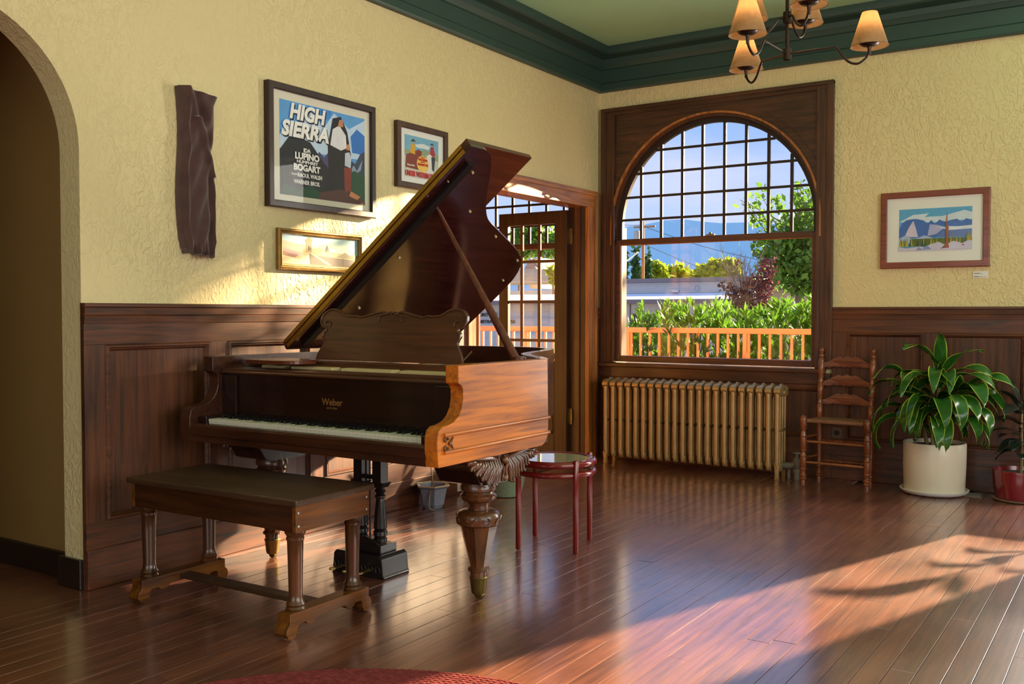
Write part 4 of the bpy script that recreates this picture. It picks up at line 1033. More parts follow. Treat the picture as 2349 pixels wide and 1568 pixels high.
FW, BW, FY, BY = .225, .185, -.135, .115
def turned(h, top, fat=1.0):
    pr = [(.013, 0), (.013, .02), (.019, .024), (.021, .034), (.017, .042), (.021, .050), (.020, .060), (.014, .066), (.013, .085), (.019, .096), (.019, .108), (.016, .112)]
    if top == 'front':
        pr += [(.019, .118), (.020, .185), (.017, .189), (.020, .193), (.013, .214), (.013, .222), (.019, .236), (.019, .240), (.016, .244), (.020, .250), (.020, .33), (.017, .334), (.020, .338), (.014, .368), (.014, .376), (.020, .392), (.017, .396), (.021, .402), (.022, .455), (.020, .472), (.012, .484), (.003, .488)]
    else:
        pr += [(.017, .12), (.017, .44), (.019, .452), (.016, .458), (.019, .464), (.019, .548), (.015, .556), (.018, .568), (.013, .585), (.018, .602), (.015, .61), (.019, .618), (.019, .70), (.015, .708), (.018, .72), (.013, .738), (.018, .756), (.015, .764), (.019, .772), (.019, .86), (.016, .87), (.018, .882), (.012, .894), (.017, .904), (.016, .914), (.008, .922), (.008, .93), (.014, .94), (.015, .950), (.010, .962), (.002, .967)]
    return [(r * fat, z) for r, z in pr]
for sx in (-1, 1):
    MB().lathe(turned(0, 'front', 1.28), (sx * FW, FY, 0), 16).build('front_leg', M['ch'], chair, smooth=40)
    mb = MB(lambda x, y, z: (x, y + max(0, z - .45) * .10, z)); mb.lathe(turned(0, 'back', 1.25), (sx * BW, BY - .035, 0), 16); mb.build('back_post', M['ch'], chair, smooth=40)
for z, zz in ((.598, 0), (.733, 1), (.868, 2)):
    top = [(-.175, -.012), (-.15, -.006), (-.12, .008), (-.09, .026), (-.065, .036), (-.045, .035), (-.03, .028), (-.018, .036), (0, .042), (.018, .036), (.03, .028), (.045, .035), (.065, .036), (.09, .026), (.12, .008), (.15, -.006), (.175, -.012)]
    bot = [(.175, -.042), (.12, -.043), (.09, -.036), (.07, -.042), (.045, -.036), (.022, -.044), (0, -.038), (-.022, -.044), (-.045, -.036), (-.07, -.042), (-.09, -.036), (-.12, -.043), (-.175, -.042)]
    yb = BY - .035 + max(0, z - .45) * .10
    mb = MB(lambda x, y, zq: (x, y + .012 * (1 - (x / .18) ** 2), zq)); mb.prism([(u, z + w) for u, w in top + bot], 'y', yb - .005, yb + .006); mb.build('back_slat', M['ch_slat'], chair, bevel=.002)
def rung(a, b, r=.0085, deco=False, m=None):
    a, b = Vector(a), Vector(b); n = 28; pts = [a.lerp(b, k / n) for k in range(n + 1)]
    rs = [r * (.8 + .45 * math.sin(math.pi * k / n)) * (.78 if deco and k in (10, 12, 14, 16, 18) else 1) for k in range(n + 1)]
    MB().tube(pts, rs, 10).build('rung', m or M['ch'], chair, smooth=60)
for z in (.300, .150):
    rung((-FW, FY, z), (FW, FY, z), .0095, True, M['ch_x'])
for z in (.33, .18):
    for sx in (-1, 1): rung((sx * FW, FY, z), (sx * BW, BY - .035, z))
rung((-BW, BY - .035, .29), (BW, BY - .035, .29)); rung((-BW, BY - .035, .14), (BW, BY - .035, .14))
seat = [(-FW, FY, .452), (FW, FY, .452), (BW, BY - .035, .452), (-BW, BY - .035, .452)]
mb = MB(); mb.hexa([(-FW + .01, FY - .012, .436), (FW - .01, FY - .012, .436), (BW, BY - .03, .436), (-BW, BY - .03, .436)], [(-FW + .01, FY - .012, .462), (FW - .01, FY - .012, .462), (BW, BY - .03, .462), (-BW, BY - .03, .462)])
mb.build('rush_seat', M['rush'], chair, bevel=.012)

# =================================================================== plants
M['leafg'] = mat('dracaena_green', S(44, 94, 30), .22, var=.3, vscale=14, transl=.18)
M['leafy'] = mat('dracaena_margin', S(168, 182, 56), .35, transl=.2)
M['soil'] = mat('potting_soil', S(44, 32, 24), .95, bump=.6, bscale=80)
M['cream'] = mat('cream_glazed_pot', S(226, 216, 194), .28, var=.03)
M['stalk'] = mat('plant_cane', S(118, 102, 66), .8, bump=.4)
def strap_leaf(base, az, el, length, width, droop, m0, m1, twist=0.0, n=14, fold=.25, tip=1.0, wf=None):
    mb = MB(); p = Vector(base); e = el; vs = []; h = Vector((math.cos(az), math.sin(az), 0)); sd = Vector((-math.sin(az), math.cos(az), 0))
    rows = []
    for i in range(n + 1):
        t = i / n
        d = h * math.cos(e) + Vector((0, 0, math.sin(e))); up = (-h * math.sin(e) + Vector((0, 0, math.cos(e))))
        w = width * ((wf(t)) if wf else min(1, .35 + 3.2 * t) * (1 if t < .5 else max(.02, 1 - ((t - .5) / .5) ** 2.2)))
        if i == n: w *= .12
        s_ = (sd * math.cos(twist * t) + up * math.sin(twist * t))
        row = []
        for q in (-1, -.88, 0, .88, 1):
            row.append(tuple(p + s_ * (w * q * .5) + up * (abs(q) * fold * w * .5) + up * (.012 * math.sin(9 * t + q * 2) * abs(q) * tip)))
        rows.append(row)
        p = p + d * (length / n); e -= droop / n * (.4 + 1.2 * t)
    for r_ in rows: vs += r_
    fs = []; mi = []
    for i in range(n):
        for k in range(4):
            fs.append((i * 5 + k, i * 5 + k + 1, i * 5 + 6 + k, i * 5 + 5 + k)); mi.append(1 if k in (0, 3) else 0)
    me = bpy.data.meshes.new('leaf'); me.from_pydata(vs, [], fs)
    me.materials.append(m0); me.materials.append(m1)
    for pl_, k in zip(me.polygons, mi): pl_.material_index = k; pl_.use_smooth = True
    return me
pot = thing('plant_pot', 'cream glazed cylinder pot standing under the striped-leaf plant', 'pot', (2.705, -.245, 0))
MB().lathe([(.19, .018), (.192, .022), (.198, .20), (.199, .343), (.196, .350), (.186, .350), (.184, .320), (.182, .31)], n=48).build('pot_wall', M['cream'], pot, smooth=30)
MB().lathe([(.15, 0), (.195, .006), (.214, .022), (.219, .034), (.213, .036), (.200, .022), (.12, .017)], n=48).build('saucer', mat('white_saucer', S(232, 230, 224), .3), pot, smooth=40)
dr = thing('dracaena_plant', 'bushy plant with arching yellow-edged green leaves in the cream pot', 'plant', (2.705, -.245, .31))
MB().lathe([(.181, 0), (.181, .012), (.10, .018)], n=32).build('soil', M['soil'], dr)
rp_ = random.Random(11)
canes = [(0, 0, .50, .03, .0), (.05, .02, .34, .10, .4), (-.05, .03, .36, -.10, .2), (.0, -.06, .26, .0, -.10)]
for cx_, cy_, h_, lx, ly_ in canes:
    MB().tube([(cx_, cy_, .005), (cx_ + lx * .4, cy_ + ly_ * .02, h_ * .5), (cx_ + lx, cy_ + ly_ * .05, h_)], [.014, .012, .010], 8).build('cane', M['stalk'], dr, smooth=True)
lv = []
# (cane, height fraction, azimuth deg, elevation deg, length, width, droop)
for k in range(8): lv.append((0, 1.0, 45 * k + 12, 78 - 14 * (k % 3), .36, .080, .7 + .5 * (k % 3)))
for k in range(11): lv.append((0, .85, 33 * k + 5, 44, .46, .086, 2.3 + .2 * (k % 2)))
for k in range(9): lv.append((1, 1.0, 40 * k + 20, 52, .46, .086, 2.4))
for k in range(9): lv.append((2, 1.0, 40 * k + 3, 50, .47, .086, 2.5))
for k in range(12): lv.append((3, 1.0, 30 * k + 30, 46, .52, .092, 2.9))
for k in range(13): lv.append((k % 4, .62, 180 + 15 * k, 32, .52, .090, 2.8))
for k in range(12): lv.append((k % 4, .38, 182 + 15 * k, 50, .50, .086, 3.3))
for c_, hf, az, el, ln, wd_, dp in lv:
    cx_, cy_, h_, lx, ly_ = canes[c_]
    az += rp_.uniform(-12, 12)
    a_ = R(az)
    if math.sin(a_) > .15 : ln *= .40
    if math.cos(a_) < -.75: ln *= .86
    me = strap_leaf((cx_ + lx * hf, cy_ + ly_ * .05 * hf, h_ * hf + rp_.uniform(-.03, .02)), a_, R(el + rp_.uniform(-8, 8)), ln * rp_.uniform(.85, 1.1), wd_ * rp_.uniform(.85, 1.12), dp * rp_.uniform(.85, 1.15), M['leafg'], M['leafy'], twist=rp_.uniform(-.5, .5))
    place(me, 'leaf', dr)
# rubber plant in the red pot
M['redpot'] = mat('oxblood_glaze', S(120, 24, 34), .22, coat=.4)
M['rub'] = mat('dark_rubber_leaf', S(34, 44, 36), .25, var=.2, vscale=12)
M['rub2'] = mat('rubber_leaf_rim', S(52, 60, 48), .3)
M['plate0'] = mat('brown_glaze', S(104, 74, 52), .4)
pot2 = thing('plant_pot', 'dark red glazed pot at the right edge below the wainscot', 'pot', (3.225, -.215, 0))
MB().lathe([(.135, .014), (.148, .018), (.162, .10), (.168, .195), (.166, .202), (.156, .202), (.152, .175)], n=40).build('pot_wall', M['redpot'], pot2, smooth=30)
MB().lathe([(.12, 0), (.160, .005), (.170, .016), (.166, .018), (.14, .013)], n=40).build('saucer', mat('tan_saucer', S(150, 130, 104), .4), pot2, smooth=40)
rub = thing('rubber_plant', 'dark rubber plant with broad glossy leaves in the red pot', 'plant', (3.225, -.215, .165))
MB().lathe([(.150, 0), (.150, .010), (.08, .014)], n=24).build('soil', M['soil'], rub)
MB().tube([(0, 0, 0), (.004, 0, .15), (-.004, 0, .30), (0, .01, .48)], [.010, .009, .008, .006], 8).build('stem', M['stalk'], rub, smooth=True)
ov = lambda t: math.sin(math.pi * min(1, t * .94 + .06)) ** .8
for k, (z, az, el, ln, wd_) in enumerate([(.46, 175, 66, .25, .11), (.45, 20, 60, .25, .11), (.40, 250, 20, .22, .10), (.36, 185, 10, .24, .10), (.30, 300, 10, .22, .10), (.26, 150, 5, .18, .09), (.24, 230, -8, .20, .10), (.20, 340, 0, .2, .1), (.18, 195, -12, .18, .09), (.42, 320, 30, .24, .11), (.14, 280, 10, .14, .08), (.43, 215, 50, .25, .11), (.33, 230, 25, .22, .10), (.28, 205, 15, .22, .10), (.22, 260, 5, .2, .09), (.16, 170, 5, .17, .08), (.38, 160, 40, .22, .10)]):
    me = strap_leaf((0, 0, z), R(az), R(el), ln, wd_, .9, M['rub'], M['rub2'], fold=.18, tip=.4, wf=ov)
    place(me, 'leaf', rub)
# a broad-leaved plant beside the glazed opening, right of the picture
pot4 = thing('plant_pot', 'brown pot right of the picture beside the glazed opening', 'pot', (3.86, -.33, 0))
MB().lathe([(.11, 0), (.13, .01), (.15, .22), (.155, .25), (.14, .25), (.135, .22)], n=32).build('pot_wall', M['plate0'], pot4, smooth=30)
big = thing('broad_leaf_plant', 'broad-leaved plant right of the picture whose leaves shade the sunlit floor', 'plant', (3.86, -.33, .22))
MB().lathe([(.134, 0), (.134, .008), (.05, .01)], n=24).build('soil', M['soil'], big)
MB().tube([(0, 0, 0), (.02, .01, .2), (-.02, 0, .45)], [.010, .009, .006], 8).build('stem', M['stalk'], big, smooth=True)
for z, az, el, ln, wd_ in ((.44, 180, 35, .34, .16), (.40, 230, 30, .30, .13), (.42, 100, 60, .30, .13), (.36, 320, 30, .28, .13), (.30, 190, 12, .30, .12), (.26, 20, 30, .26, .12), (.22, 250, 15, .24, .11), (.18, 160, 25, .26, .11)):
    place(strap_leaf((0, 0, z), R(az), R(el), ln, wd_, .8, M['rub'], M['rub2'], fold=.18, tip=.4, wf=ov), 'leaf', big)
# pots behind the piano
M['celadon'] = mat('speckled_green_glaze', S(128, 144, 116), .4, var=.22, vscale=70)
pot3 = thing('plant_pot', 'speckled grey-green round pot behind the piano leg', 'pot', (.325, -1.915, 0))
MB().lathe([(.085, 0), (.10, .006), (.122, .09), (.142, .21), (.15, .27), (.148, .28), (.138, .28), (.134, .25)], n=36).build('pot_wall', M['celadon'], pot3, smooth=30)
yp = thing('spiky_plant', 'yellow-green spiky plant hidden behind the piano in the speckled pot', 'plant', (.325, -1.915, .25))
MB().lathe([(.132, 0), (.132, .008), (.05, .01)], n=24).build('soil', M['soil'], yp)
M['yel'] = mat('yellow_green_leaf', S(176, 190, 70), .4, transl=.3)
for k in range(7):
    place(strap_leaf((.03 * math.cos(k * 2.4), .03 * math.sin(k * 2.4), .0), k * 2.4, R(76 - (k % 4) * 7), .34 + .02 * (k % 5), .04, .35, M['yel'], M['yel']), 'leaf', yp)
M['hexp'] = mat('blue_grey_glaze', S(134, 142, 156), .45, var=.25, vscale=120)
hp = thing('plant_pot', 'small blue-grey hexagonal pot with corded rim against the wainscot', 'pot', (.155, -2.49, 0))
MB().lathe([(.060, 0), (.066, .012), (.066, .014), (.074, .02), (.096, .125), (.112, .135), (.112, .142), (.092, .142), (.088, .12), (.066, .03)], n=6, flat=.25).build('pot_wall', M['hexp'], hp, bevel=.003)
MB().tube([(.110 * math.cos(R(60 * k + 15)), .110 * math.sin(R(60 * k + 15)), .142) for k in range(6)], .0055, 8, closed=True).build('cord_rim', mat('rope_rim', S(206, 188, 146), .7), hp)
mb = MB()
for az in (-75, -15):
    c, s_ = math.cos(R(az)), math.sin(R(az))
    mb.add([(.0805 * c * 1.03 - s_ * .012 * math.cos(t), .0805 * s_ * 1.03 + c * .012 * math.cos(t), .072 + .012 * math.sin(t)) for t in [k * math.pi / 6 for k in range(12)]], [tuple(range(12))])
cord = tag(MB().tube(crom([(.275, -2.68, .632), (.265, -2.66, .40), (.235, -2.60, .22), (.205, -2.555, .15), (.19, -2.54, .155), (.20, -2.575, .10), (.215, -2.60, .02), (.235, -2.58, .006)], 6), .004, 6).build('power_cord', mat('twisted_cord', S(156, 136, 104), .7), smooth=True), 'thin twisted cord dropping from the piano over the blue-grey pot', 'cord')

# =================================================================== round side table
M['redlac'] = mat('red_lacquer', S(126, 30, 26), .2, coat=.5, var=.1, vscale=6)
tb = thing('side_table', 'round glass-topped side table with red lacquered legs by the piano', 'table', (1.305, -2.921, 0), R(16))
LGP = [(.152, .158), (-.152, .158), (-.152, -.158), (.152, -.158)]
for x, y in LGP:
    MB().lathe([(.009, 0), (.0145, .008), (.0145, .468), (.012, .474)], (x, y, 0), 16).build('leg', M['redlac'], tb, smooth=35)
def torus(r, z, tr, n=56, fl=1.0): return MB().tube([(r * math.cos(2 * math.pi * k / n), r * math.sin(2 * math.pi * k / n), z) for k in range(n)], tr, 12, closed=True, flat=fl)
torus(.205, .448, .017).build('top_ring', M['redlac'], tb, smooth=True)
torus(.205, .396, .015).build('lower_ring', M['redlac'], tb, smooth=True)
torus(.186, .460, .004).build('glass_rim', M['redlac'], tb, smooth=True)
M['tglass'] = mat('pale_glass_top', S(190, 190, 150), .04, spec=.8, coat=.6)
MB().lathe([(.184, .448), (.184, .458), (.182, .460)], n=56).build('glass_top', M['tglass'], tb, smooth=30)

# =================================================================== chandelier
M['shade'] = mat('linen_shade', S(156, 122, 84), .8, var=.12, vscale=60, transl=.32)
M['bronze'] = mat('dark_bronze', S(58, 44, 36), .35, .8)
M['bulb'] = mat('lit_bulb', S(255, 226, 170), .5, emit=((1, .72, .38, 1), 4.0))
YAW = R(33.34)
fh = Vector((-math.sin(YAW), math.cos(YAW), 0)); rh = Vector((math.cos(YAW), math.sin(YAW), 0))
hub = Vector((3.91, -7.29, 0)) + fh * 4.45 + rh * 1.252
ch = thing('chandelier', 'six-light bronze chandelier with tapered linen shades', 'chandelier', (hub.x, hub.y, 2.4))
MB().tube([(0, 0, -.02), (0, 0, CEIL - 2.4 - .02)], .0085, 12).build('stem', M['bronze'], ch, smooth=True)
MB().lathe([(.06, CEIL - 2.44), (.062, CEIL - 2.41), (.062, CEIL - 2.4)], n=24).build('ceiling_rose', M['bronze'], ch, smooth=35)
for z in (0, .165):
    MB().lathe([(.010, z - .032), (.019, z - .028), (.019, z + .022), (.010, z + .028)], n=20).build('hub', M['bronze'], ch, smooth=35)
shm = MB(); shm.lathe([(.081, 0), (.0335, .150)], n=40)
shm.f = [f for f in shm.f if len(f) == 4]; shm.mi = [0] * len(shm.f)
shm = shm.mesh('lamp_shade', M['shade'], smooth=60)
cupm = MB().lathe([(.006, -.045), (.008, -.02), (.010, -.008), (.030, -.004), (.044, .006), (.046, .012), (.03, .014), (.012, .014), (.012, .045)], n=24).mesh('lamp_cup', M['bronze'], smooth=40)
bulbm = MB().ball((0, 0, .07), .019, 14, sz=1.4).mesh('bulb', M['bulb'], smooth=True)
rimm = MB(); rimm.tube([(.081 * math.cos(k * math.pi / 20), .081 * math.sin(k * math.pi / 20), 0) for k in range(40)], .0015, 6, closed=True)
rimm = rimm.mesh('shade_rim', M['shade'], smooth=True)
for Rr, zt, zh, angs in ((.355, .012, 0, (-13, -133, 107)), (.165, .170, .165, (-72, 45, 160))):
    for a in angs:
        dv = rh * math.cos(R(a)) + fh * math.sin(R(a))
        P_ = lambda r, z: tuple(dv * r + Vector((0, 0, z)))
        if Rr > .3:
            pts = crom([P_(.015, zh), P_(.12, zh + .010), P_(.20, zh + .016), P_(.215, zh + .014), P_(.26, zh - .045), P_(.305, zh - .062), P_(.345, zh - .035), P_(.355, zh), P_(.355, zh + .02)], 5)
        else:
            pts = crom([P_(.015, zh - .004), P_(.04, zh - .004), P_(.07, zh - .045), P_(.11, zh - .068), P_(.15, zh - .045), P_(.165, zh - .005), P_(.165, zh + .01)], 5)
        MB().tube(pts, .0055, 10).build('arm', M['bronze'], ch, smooth=True)
        q = dv * Rr + Vector((0, 0, zt))
        cp = place(cupm, 'lamp_cup', ch, q + Vector((0, 0, .006)))
        sh_ = place(shm, 'lamp_shade', ch, q)
        place(rimm, 'shade_rim', sh_)
        place(bulbm, 'bulb', cp)
        bl_ = bpy.data.lights.new('bulb_light', 'POINT'); bl_.energy = 1.7; bl_.color = (1.0, .66, .34); bl_.shadow_soft_size = .02
        lo_ = bpy.data.objects.new('bulb_light', bl_); COL.objects.link(lo_); lo_.location = Vector((hub.x, hub.y, 2.4)) + q + Vector((0, 0, .105))

# =================================================================== outlets, floor register, rug
M['plate'] = mat('brown_outlet_plate', S(104, 74, 52), .45)
def outlet(label, T, u, z, d, m, w=.038, h=.040):
    o = thing('wall_outlet', label, 'outlet', T(u, d, z)); lo = Vector(o.location)
    TT = lambda a, b, c: tuple(Vector(T(u + a, d + b, z + c)) - lo)
    MB(TT).box(-w, w, 0, .006, -h, h).build('cover_plate', m, o, bevel=.003)
    MB(lambda a, b, c: TT(a, .006 + c, b)).lathe([(.020, 0), (.019, .004), (.006, .004)], n=20).build('socket', M['black'], o)
outlet('brown outlet plate with round socket seen under the chair seat', TB, 1.998, .34, .026, M['plate'])
o_ = thing('wall_outlet', 'pale outlet and plug low on the wainscot beside the hexagonal pot', 'outlet', (.034, -2.045, .055))
MB().box(0, .006, -.028, .028, -.035, .04).build('cover_plate', mat('ivory_plate', S(206, 196, 170), .45), o_, bevel=.003)
MB().box(.006, .026, -.012, .012, -.014, .010).build('plug', M['paper'], o_, bevel=.004)
reg = thing('floor_register', 'small slotted metal floor register beside the cream pot saucer', 'vent', (2.945, -.185, 0.001))
mb = MB().box(-.055, .055, -.075, -.066, 0, .004).box(-.055, .055, .066, .075, 0, .004).box(-.055, -.046, -.066, .066, 0, .004).box(.046, .055, -.066, .066, 0, .004)
mb.build('frame', M['valve'], reg)
for k in range(7): MB().box(-.046, .046, -.054 + .018 * k - .004, -.054 + .018 * k + .004, .0005, .0035).build('slat', M['valve'], reg)
M['rug'] = mat('braided_red_wool', S(124, 54, 52), .95, spec=.1, var=.35, vscale=45, bump=.9, bscale=140)
# circle through three points of its edge
(ax, ay), (bx_, by_), (cx2, cy2) = (1.39, -5.169), (1.72, -4.835), (2.145, -4.672)
D_ = 2 * (ax * (by_ - cy2) + bx_ * (cy2 - ay) + cx2 * (ay - by_))
ux = ((ax**2 + ay**2) * (by_ - cy2) + (bx_**2 + by_**2) * (cy2 - ay) + (cx2**2 + cy2**2) * (ay - by_)) / D_
uy = ((ax**2 + ay**2) * (cx2 - bx_) + (bx_**2 + by_**2) * (ax - cx2) + (cx2**2 + cy2**2) * (bx_ - ax)) / D_
RR = math.hypot(ax - ux, ay - uy)
mb = MB(); k = 0; r_ = RR - .009
while r_ > .05:
    n = max(40, int(2 * math.pi * r_ / .012)) if r_ > RR - .30 else 60
    pts = []
    for j in range(n):
        a = 2 * math.pi * j / n; wv = .0016 * math.sin(j * math.pi / 1.0) if r_ > RR - .30 else 0
        pts.append(((r_ + wv) * math.cos(a), (r_ + wv) * math.sin(a), .008 + (.002 if j % 2 else 0)))
    mb.tube(pts, .0095, 6, closed=True); r_ -= .0165 if r_ > RR - .30 else .05; k += 1
mb.lathe([(RR - .01, 0), (RR - .01, .009)], n=80)
tag(mb.build('braided_rug', M['rug'], smooth=True, loc=(ux, uy, 0)), 'round red braided rug at the bottom edge of the picture', 'rug')

# =================================================================== outside
CF = Vector((-math.sin(YAW) * math.cos(R(-1.7)), math.cos(YAW) * math.cos(R(-1.7)), math.sin(R(-1.7))))
CU = rh.cross(CF)
def at(px, py, y):
    # photo pixel -> point on the upright plane at world y
    d = CF + rh * ((px - 1174.5) / F_PX) - CU * ((py - 784.0) / F_PX)
    t = (y + 7.29) / d.y
    return Vector((3.91, -7.29, 1.22)) + d * t
M['deck'] = mat('porch_deck', S(150, 130, 110), .8, var=.1)
M['grnd'] = mat('pale_street_ground', S(164, 158, 146), .9, var=.1, vscale=.6)
struct(MB().box(-8, 9, .22, 3.25, -.30, -.04).build('porch_floor', M['deck']), 'porch floor outside the window')
gr_ = struct(MB().box(-300, 300, 3.25, 900, -1.6, -1.3).build('ground', M['grnd']), 'street ground outside')
M['orange'] = mat('salmon_orange_paint', S(236, 142, 96), .5)
rl = thing('porch_railing', 'salmon orange painted porch railing outside the windows', 'railing', (0, 3.0, -.04))
rt = 1.095
MB().box(-7.5, 7.5, -.025, .025, rt - .062, rt).build('top_rail', M['orange'], rl, bevel=.008)
MB().box(-7.5, 7.5, -.02, .02, .10, .15).build('bottom_rail', M['orange'], rl, bevel=.005)
bm_ = MB().box(-.0125, .0125, -.0125, .0125, .14, rt - .05).mesh('baluster', M['orange'])
pm_ = MB().box(-.022, .022, -.022, .022, 0, rt - .05).mesh('post', M['orange'])
k = 0; x = -4.6
xb = -1.2944
for k in range(-27, 50):
    x = xb + .1185 * k
    place(bm_, 'baluster', rl, (x, 0, 0))
for x in (-4.06, -2.64, -1.216, .205, 1.63, 3.05, 4.47):
    place(pm_, 'post', rl, (x, 0, 0))

def foliage(mb, rnd, cen, rad, n, size, asp=.5, m=0, shell=.35, up=0.0):
    for _ in range(n):
        while True:
            v = Vector((rnd.uniform(-1, 1), rnd.uniform(-1, 1), rnd.uniform(-1, 1)))
            if shell < v.length < 1: break
        p = Vector(cen) + Vector((v.x * rad[0], v.y * rad[1], v.z * rad[2]))
        a = Vector((rnd.gauss(0, 1), rnd.gauss(0, 1), rnd.gauss(0, 1) + up)).normalized(); b = a.orthogonal().normalized()
        b.rotate(Matrix.Rotation(rnd.uniform(0, 6.28), 3, a))
        s = size * rnd.uniform(.6, 1.3); w = b * s * asp * .5; l = a * s
        mb.add([tuple(p - w * .2), tuple(p + l * .5 - w), tuple(p + l), tuple(p + l * .5 + w)], [(0, 1, 2, 3)], m)
def leafmat(name, c, t=.4, var=.35, vs=3.0): return mat(name, S(*c), .5, var=var, vscale=vs, transl=t)
M['olean'] = leafmat('oleander_leaf', (84, 128, 32), .38, .4, 2.5)
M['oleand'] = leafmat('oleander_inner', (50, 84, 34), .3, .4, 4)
M['tree1'] = leafmat('sycamore_leaf', (96, 138, 44), .4, .5, 2.0)
M['tree2'] = leafmat('yellow_green_leaf_far', (140, 158, 40), .4, .45, .6)
M['purple'] = leafmat('plum_leaf', (84, 44, 52), .25, .4, 5)
M['cyp'] = leafmat('cypress_green', (48, 88, 52), .1, .35, 2)
M['bark'] = mat('grey_bark', S(118, 104, 96), .9, var=.2)
# oleander hedge
hg = thing('hedge', 'tall green oleander hedge behind the orange railing', 'hedge', (0, 3.6, -1.3))
rh_ = random.Random(21)
prof_px = [(1380, 742), (1425, 738), (1450, 724), (1475, 706), (1500, 688), (1530, 682), (1555, 690), (1600, 696), (1650, 697), (1700, 702), (1735, 703), (1760, 690), (1800, 688), (1840, 680), (1880, 672), (1960, 676), (2300, 676)]
hx = [(at(p, q, 3.6).x, at(p, q, 3.6).z) for p, q in prof_px]
def htop(x):
    for (a, za), (b, zb) in zip(hx, hx[1:]):
        if a <= x <= b: return za + (zb - za) * (x - a) / (b - a)
    return hx[0][1] if x < hx[0][0] else hx[-1][1]
mb = MB(lambda x, y, z: (x, y - 3.6, z + 1.3))
def whorl(p, dirv, n, ln, m):
    dirv = dirv.normalized(); b = dirv.orthogonal().normalized()
    for k in range(n):
        s_ = b.copy(); s_.rotate(Matrix.Rotation(6.283 * k / n + rh_.uniform(-.3, .3), 3, dirv))
        sp = rh_.uniform(.3, .95); l = (dirv + s_ * sp).normalized() * ln * rh_.uniform(.8, 1.2); w = l.cross(s_).normalized() * ln * .12
        q = p + dirv * rh_.uniform(-.05, .03)
        mid = q + l * .55
        mb.add([tuple(q), tuple(mid - w), tuple(q + l), tuple(mid + w)], [(0, 1, 2, 3)], m)
for k in range(2300):
    x = rh_.uniform(hx[0][0], 2.6); zt_ = htop(x); y = rh_.uniform(3.15, 4.5)
    f = rh_.random() ** .6
    z = -.55 + (zt_ - .07 + .55) * f
    hi = f > .62
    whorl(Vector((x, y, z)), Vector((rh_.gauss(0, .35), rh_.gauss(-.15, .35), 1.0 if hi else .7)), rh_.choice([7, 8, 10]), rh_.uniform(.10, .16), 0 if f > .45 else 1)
for px, py in ((1487, 742), (1490, 790), (1560, 782), (1600, 770), (1614, 800), (1535, 755), (1775, 815), (1700, 818), (1520, 815), (1650, 822)):
    p = at(px, py + 12, 2.93); whorl(p, Vector((rh_.gauss(0, .4), -.3, .8)), 9, .12, 1)
mb.build('foliage', [M['olean'], M['oleand']], hg)
mb = MB(lambda x, y, z: (x, y - 3.6, z + 1.3))
for k in range(90):
    x = rh_.uniform(hx[0][0], 2.6); y = rh_.uniform(3.4, 4.3)
    mb.tube([(x, y, -1.3), (x + rh_.uniform(-.15, .15), y, -.2), (x + rh_.uniform(-.3, .3), y + rh_.uniform(-.2, .2), htop(x) - .25)], [.016, .012, .006], 5)
mb.build('stems', M['bark'], hg)

# long low building across the street
M['siding'] = mat('pale_siding', S(236, 232, 222), .7, var=.04)
M['siding2'] = mat('grey_siding', S(214, 216, 216), .7, var=.04)
M['fascia'] = mat('brown_grey_fascia', S(136, 122, 118), .6)
M['roofw'] = mat('white_roof', S(216, 222, 236), .6)
M['darkglass'] = mat('dark_window', S(52, 56, 56), .15)
FYB = 26.0
bd = thing('office_building', 'long low pale office building with lettering across the street', 'building', (0, FYB, -1.3))
bl0 = Vector(bd.location)
def BL(mb_tf=None): return MB(lambda x, y, z: (x - bl0.x, y - bl0.y, z - bl0.z))
xl, xr2 = at(960, 700, FYB).x, at(1760, 700, FYB).x
zf1, zf0 = at(1440, 688, FYB).z, at(1440, 697, FYB).z
BL().box(xl, xr2, FYB, FYB + 6, -1.3, zf0).build('wall', M['siding'], bd)
BL().box(xl - .4, xr2, FYB - .7, FYB + 6, zf0 - .0, zf1).build('fascia', M['fascia'], bd)
z_ = zf0 - .28; k = 0
while z_ > -1.2:
    BL().box(xl, at(1400, 700, FYB).x, FYB - .03, FYB, z_ - .262, z_).build('siding_board', M['siding2'], bd); z_ -= .27
for px in (1428, 1446):
    p = at(px, 720, FYB); BL().box(p.x - .02, p.x + .02, FYB - .03, FYB, -1.3, zf0).build('seam', M['fascia'], bd)
a_, b2 = at(1446, 719, FYB), at(1500, 719, FYB)
wn = BL().box(a_.x, b2.x, FYB - .05, FYB, a_.z - 1.2, a_.z).build('window', M['fascia'], bd)
BL().box(a_.x + .05, b2.x - .05, FYB - .06, FYB - .04, a_.z - 1.15, a_.z - .05).build('pane', M['darkglass'], wn)
# clerestory
CY = 31.0
zc1, zc0, zb0 = at(1500, 639, CY).z, at(1500, 648, CY).z, at(1500, 672, CY).z
cxl, cxr = at(1395, 650, CY).x, at(1760, 650, CY).x
BL().box(cxl, cxr, CY, CY + 5, zf1 - .3, zc0).build('clerestory_wall', M['siding'], bd)
BL().box(cxl - .3, cxr, CY - .4, CY + 5, zc0, zc1).build('clerestory_fascia', M['fascia'], bd)
BL().hexa([(xl, FYB - .65, zf1), (xr2, FYB - .65, zf1), (cxr, CY, zb0 - .05), (xl, CY, zb0 - .05)], [(xl, FYB - .65, zf1 + .02), (xr2, FYB - .65, zf1 + .02), (cxr, CY, zb0), (xl, CY, zb0)]).build('low_roof', M['roofw'], bd)
hb = (zc0 - zb0) / 5
for k in range(5): BL().box(cxl, cxr, CY - .03, CY, zb0 + hb * k + .012, zb0 + hb * (k + 1) - .012).build('siding_board', M['siding'], bd)
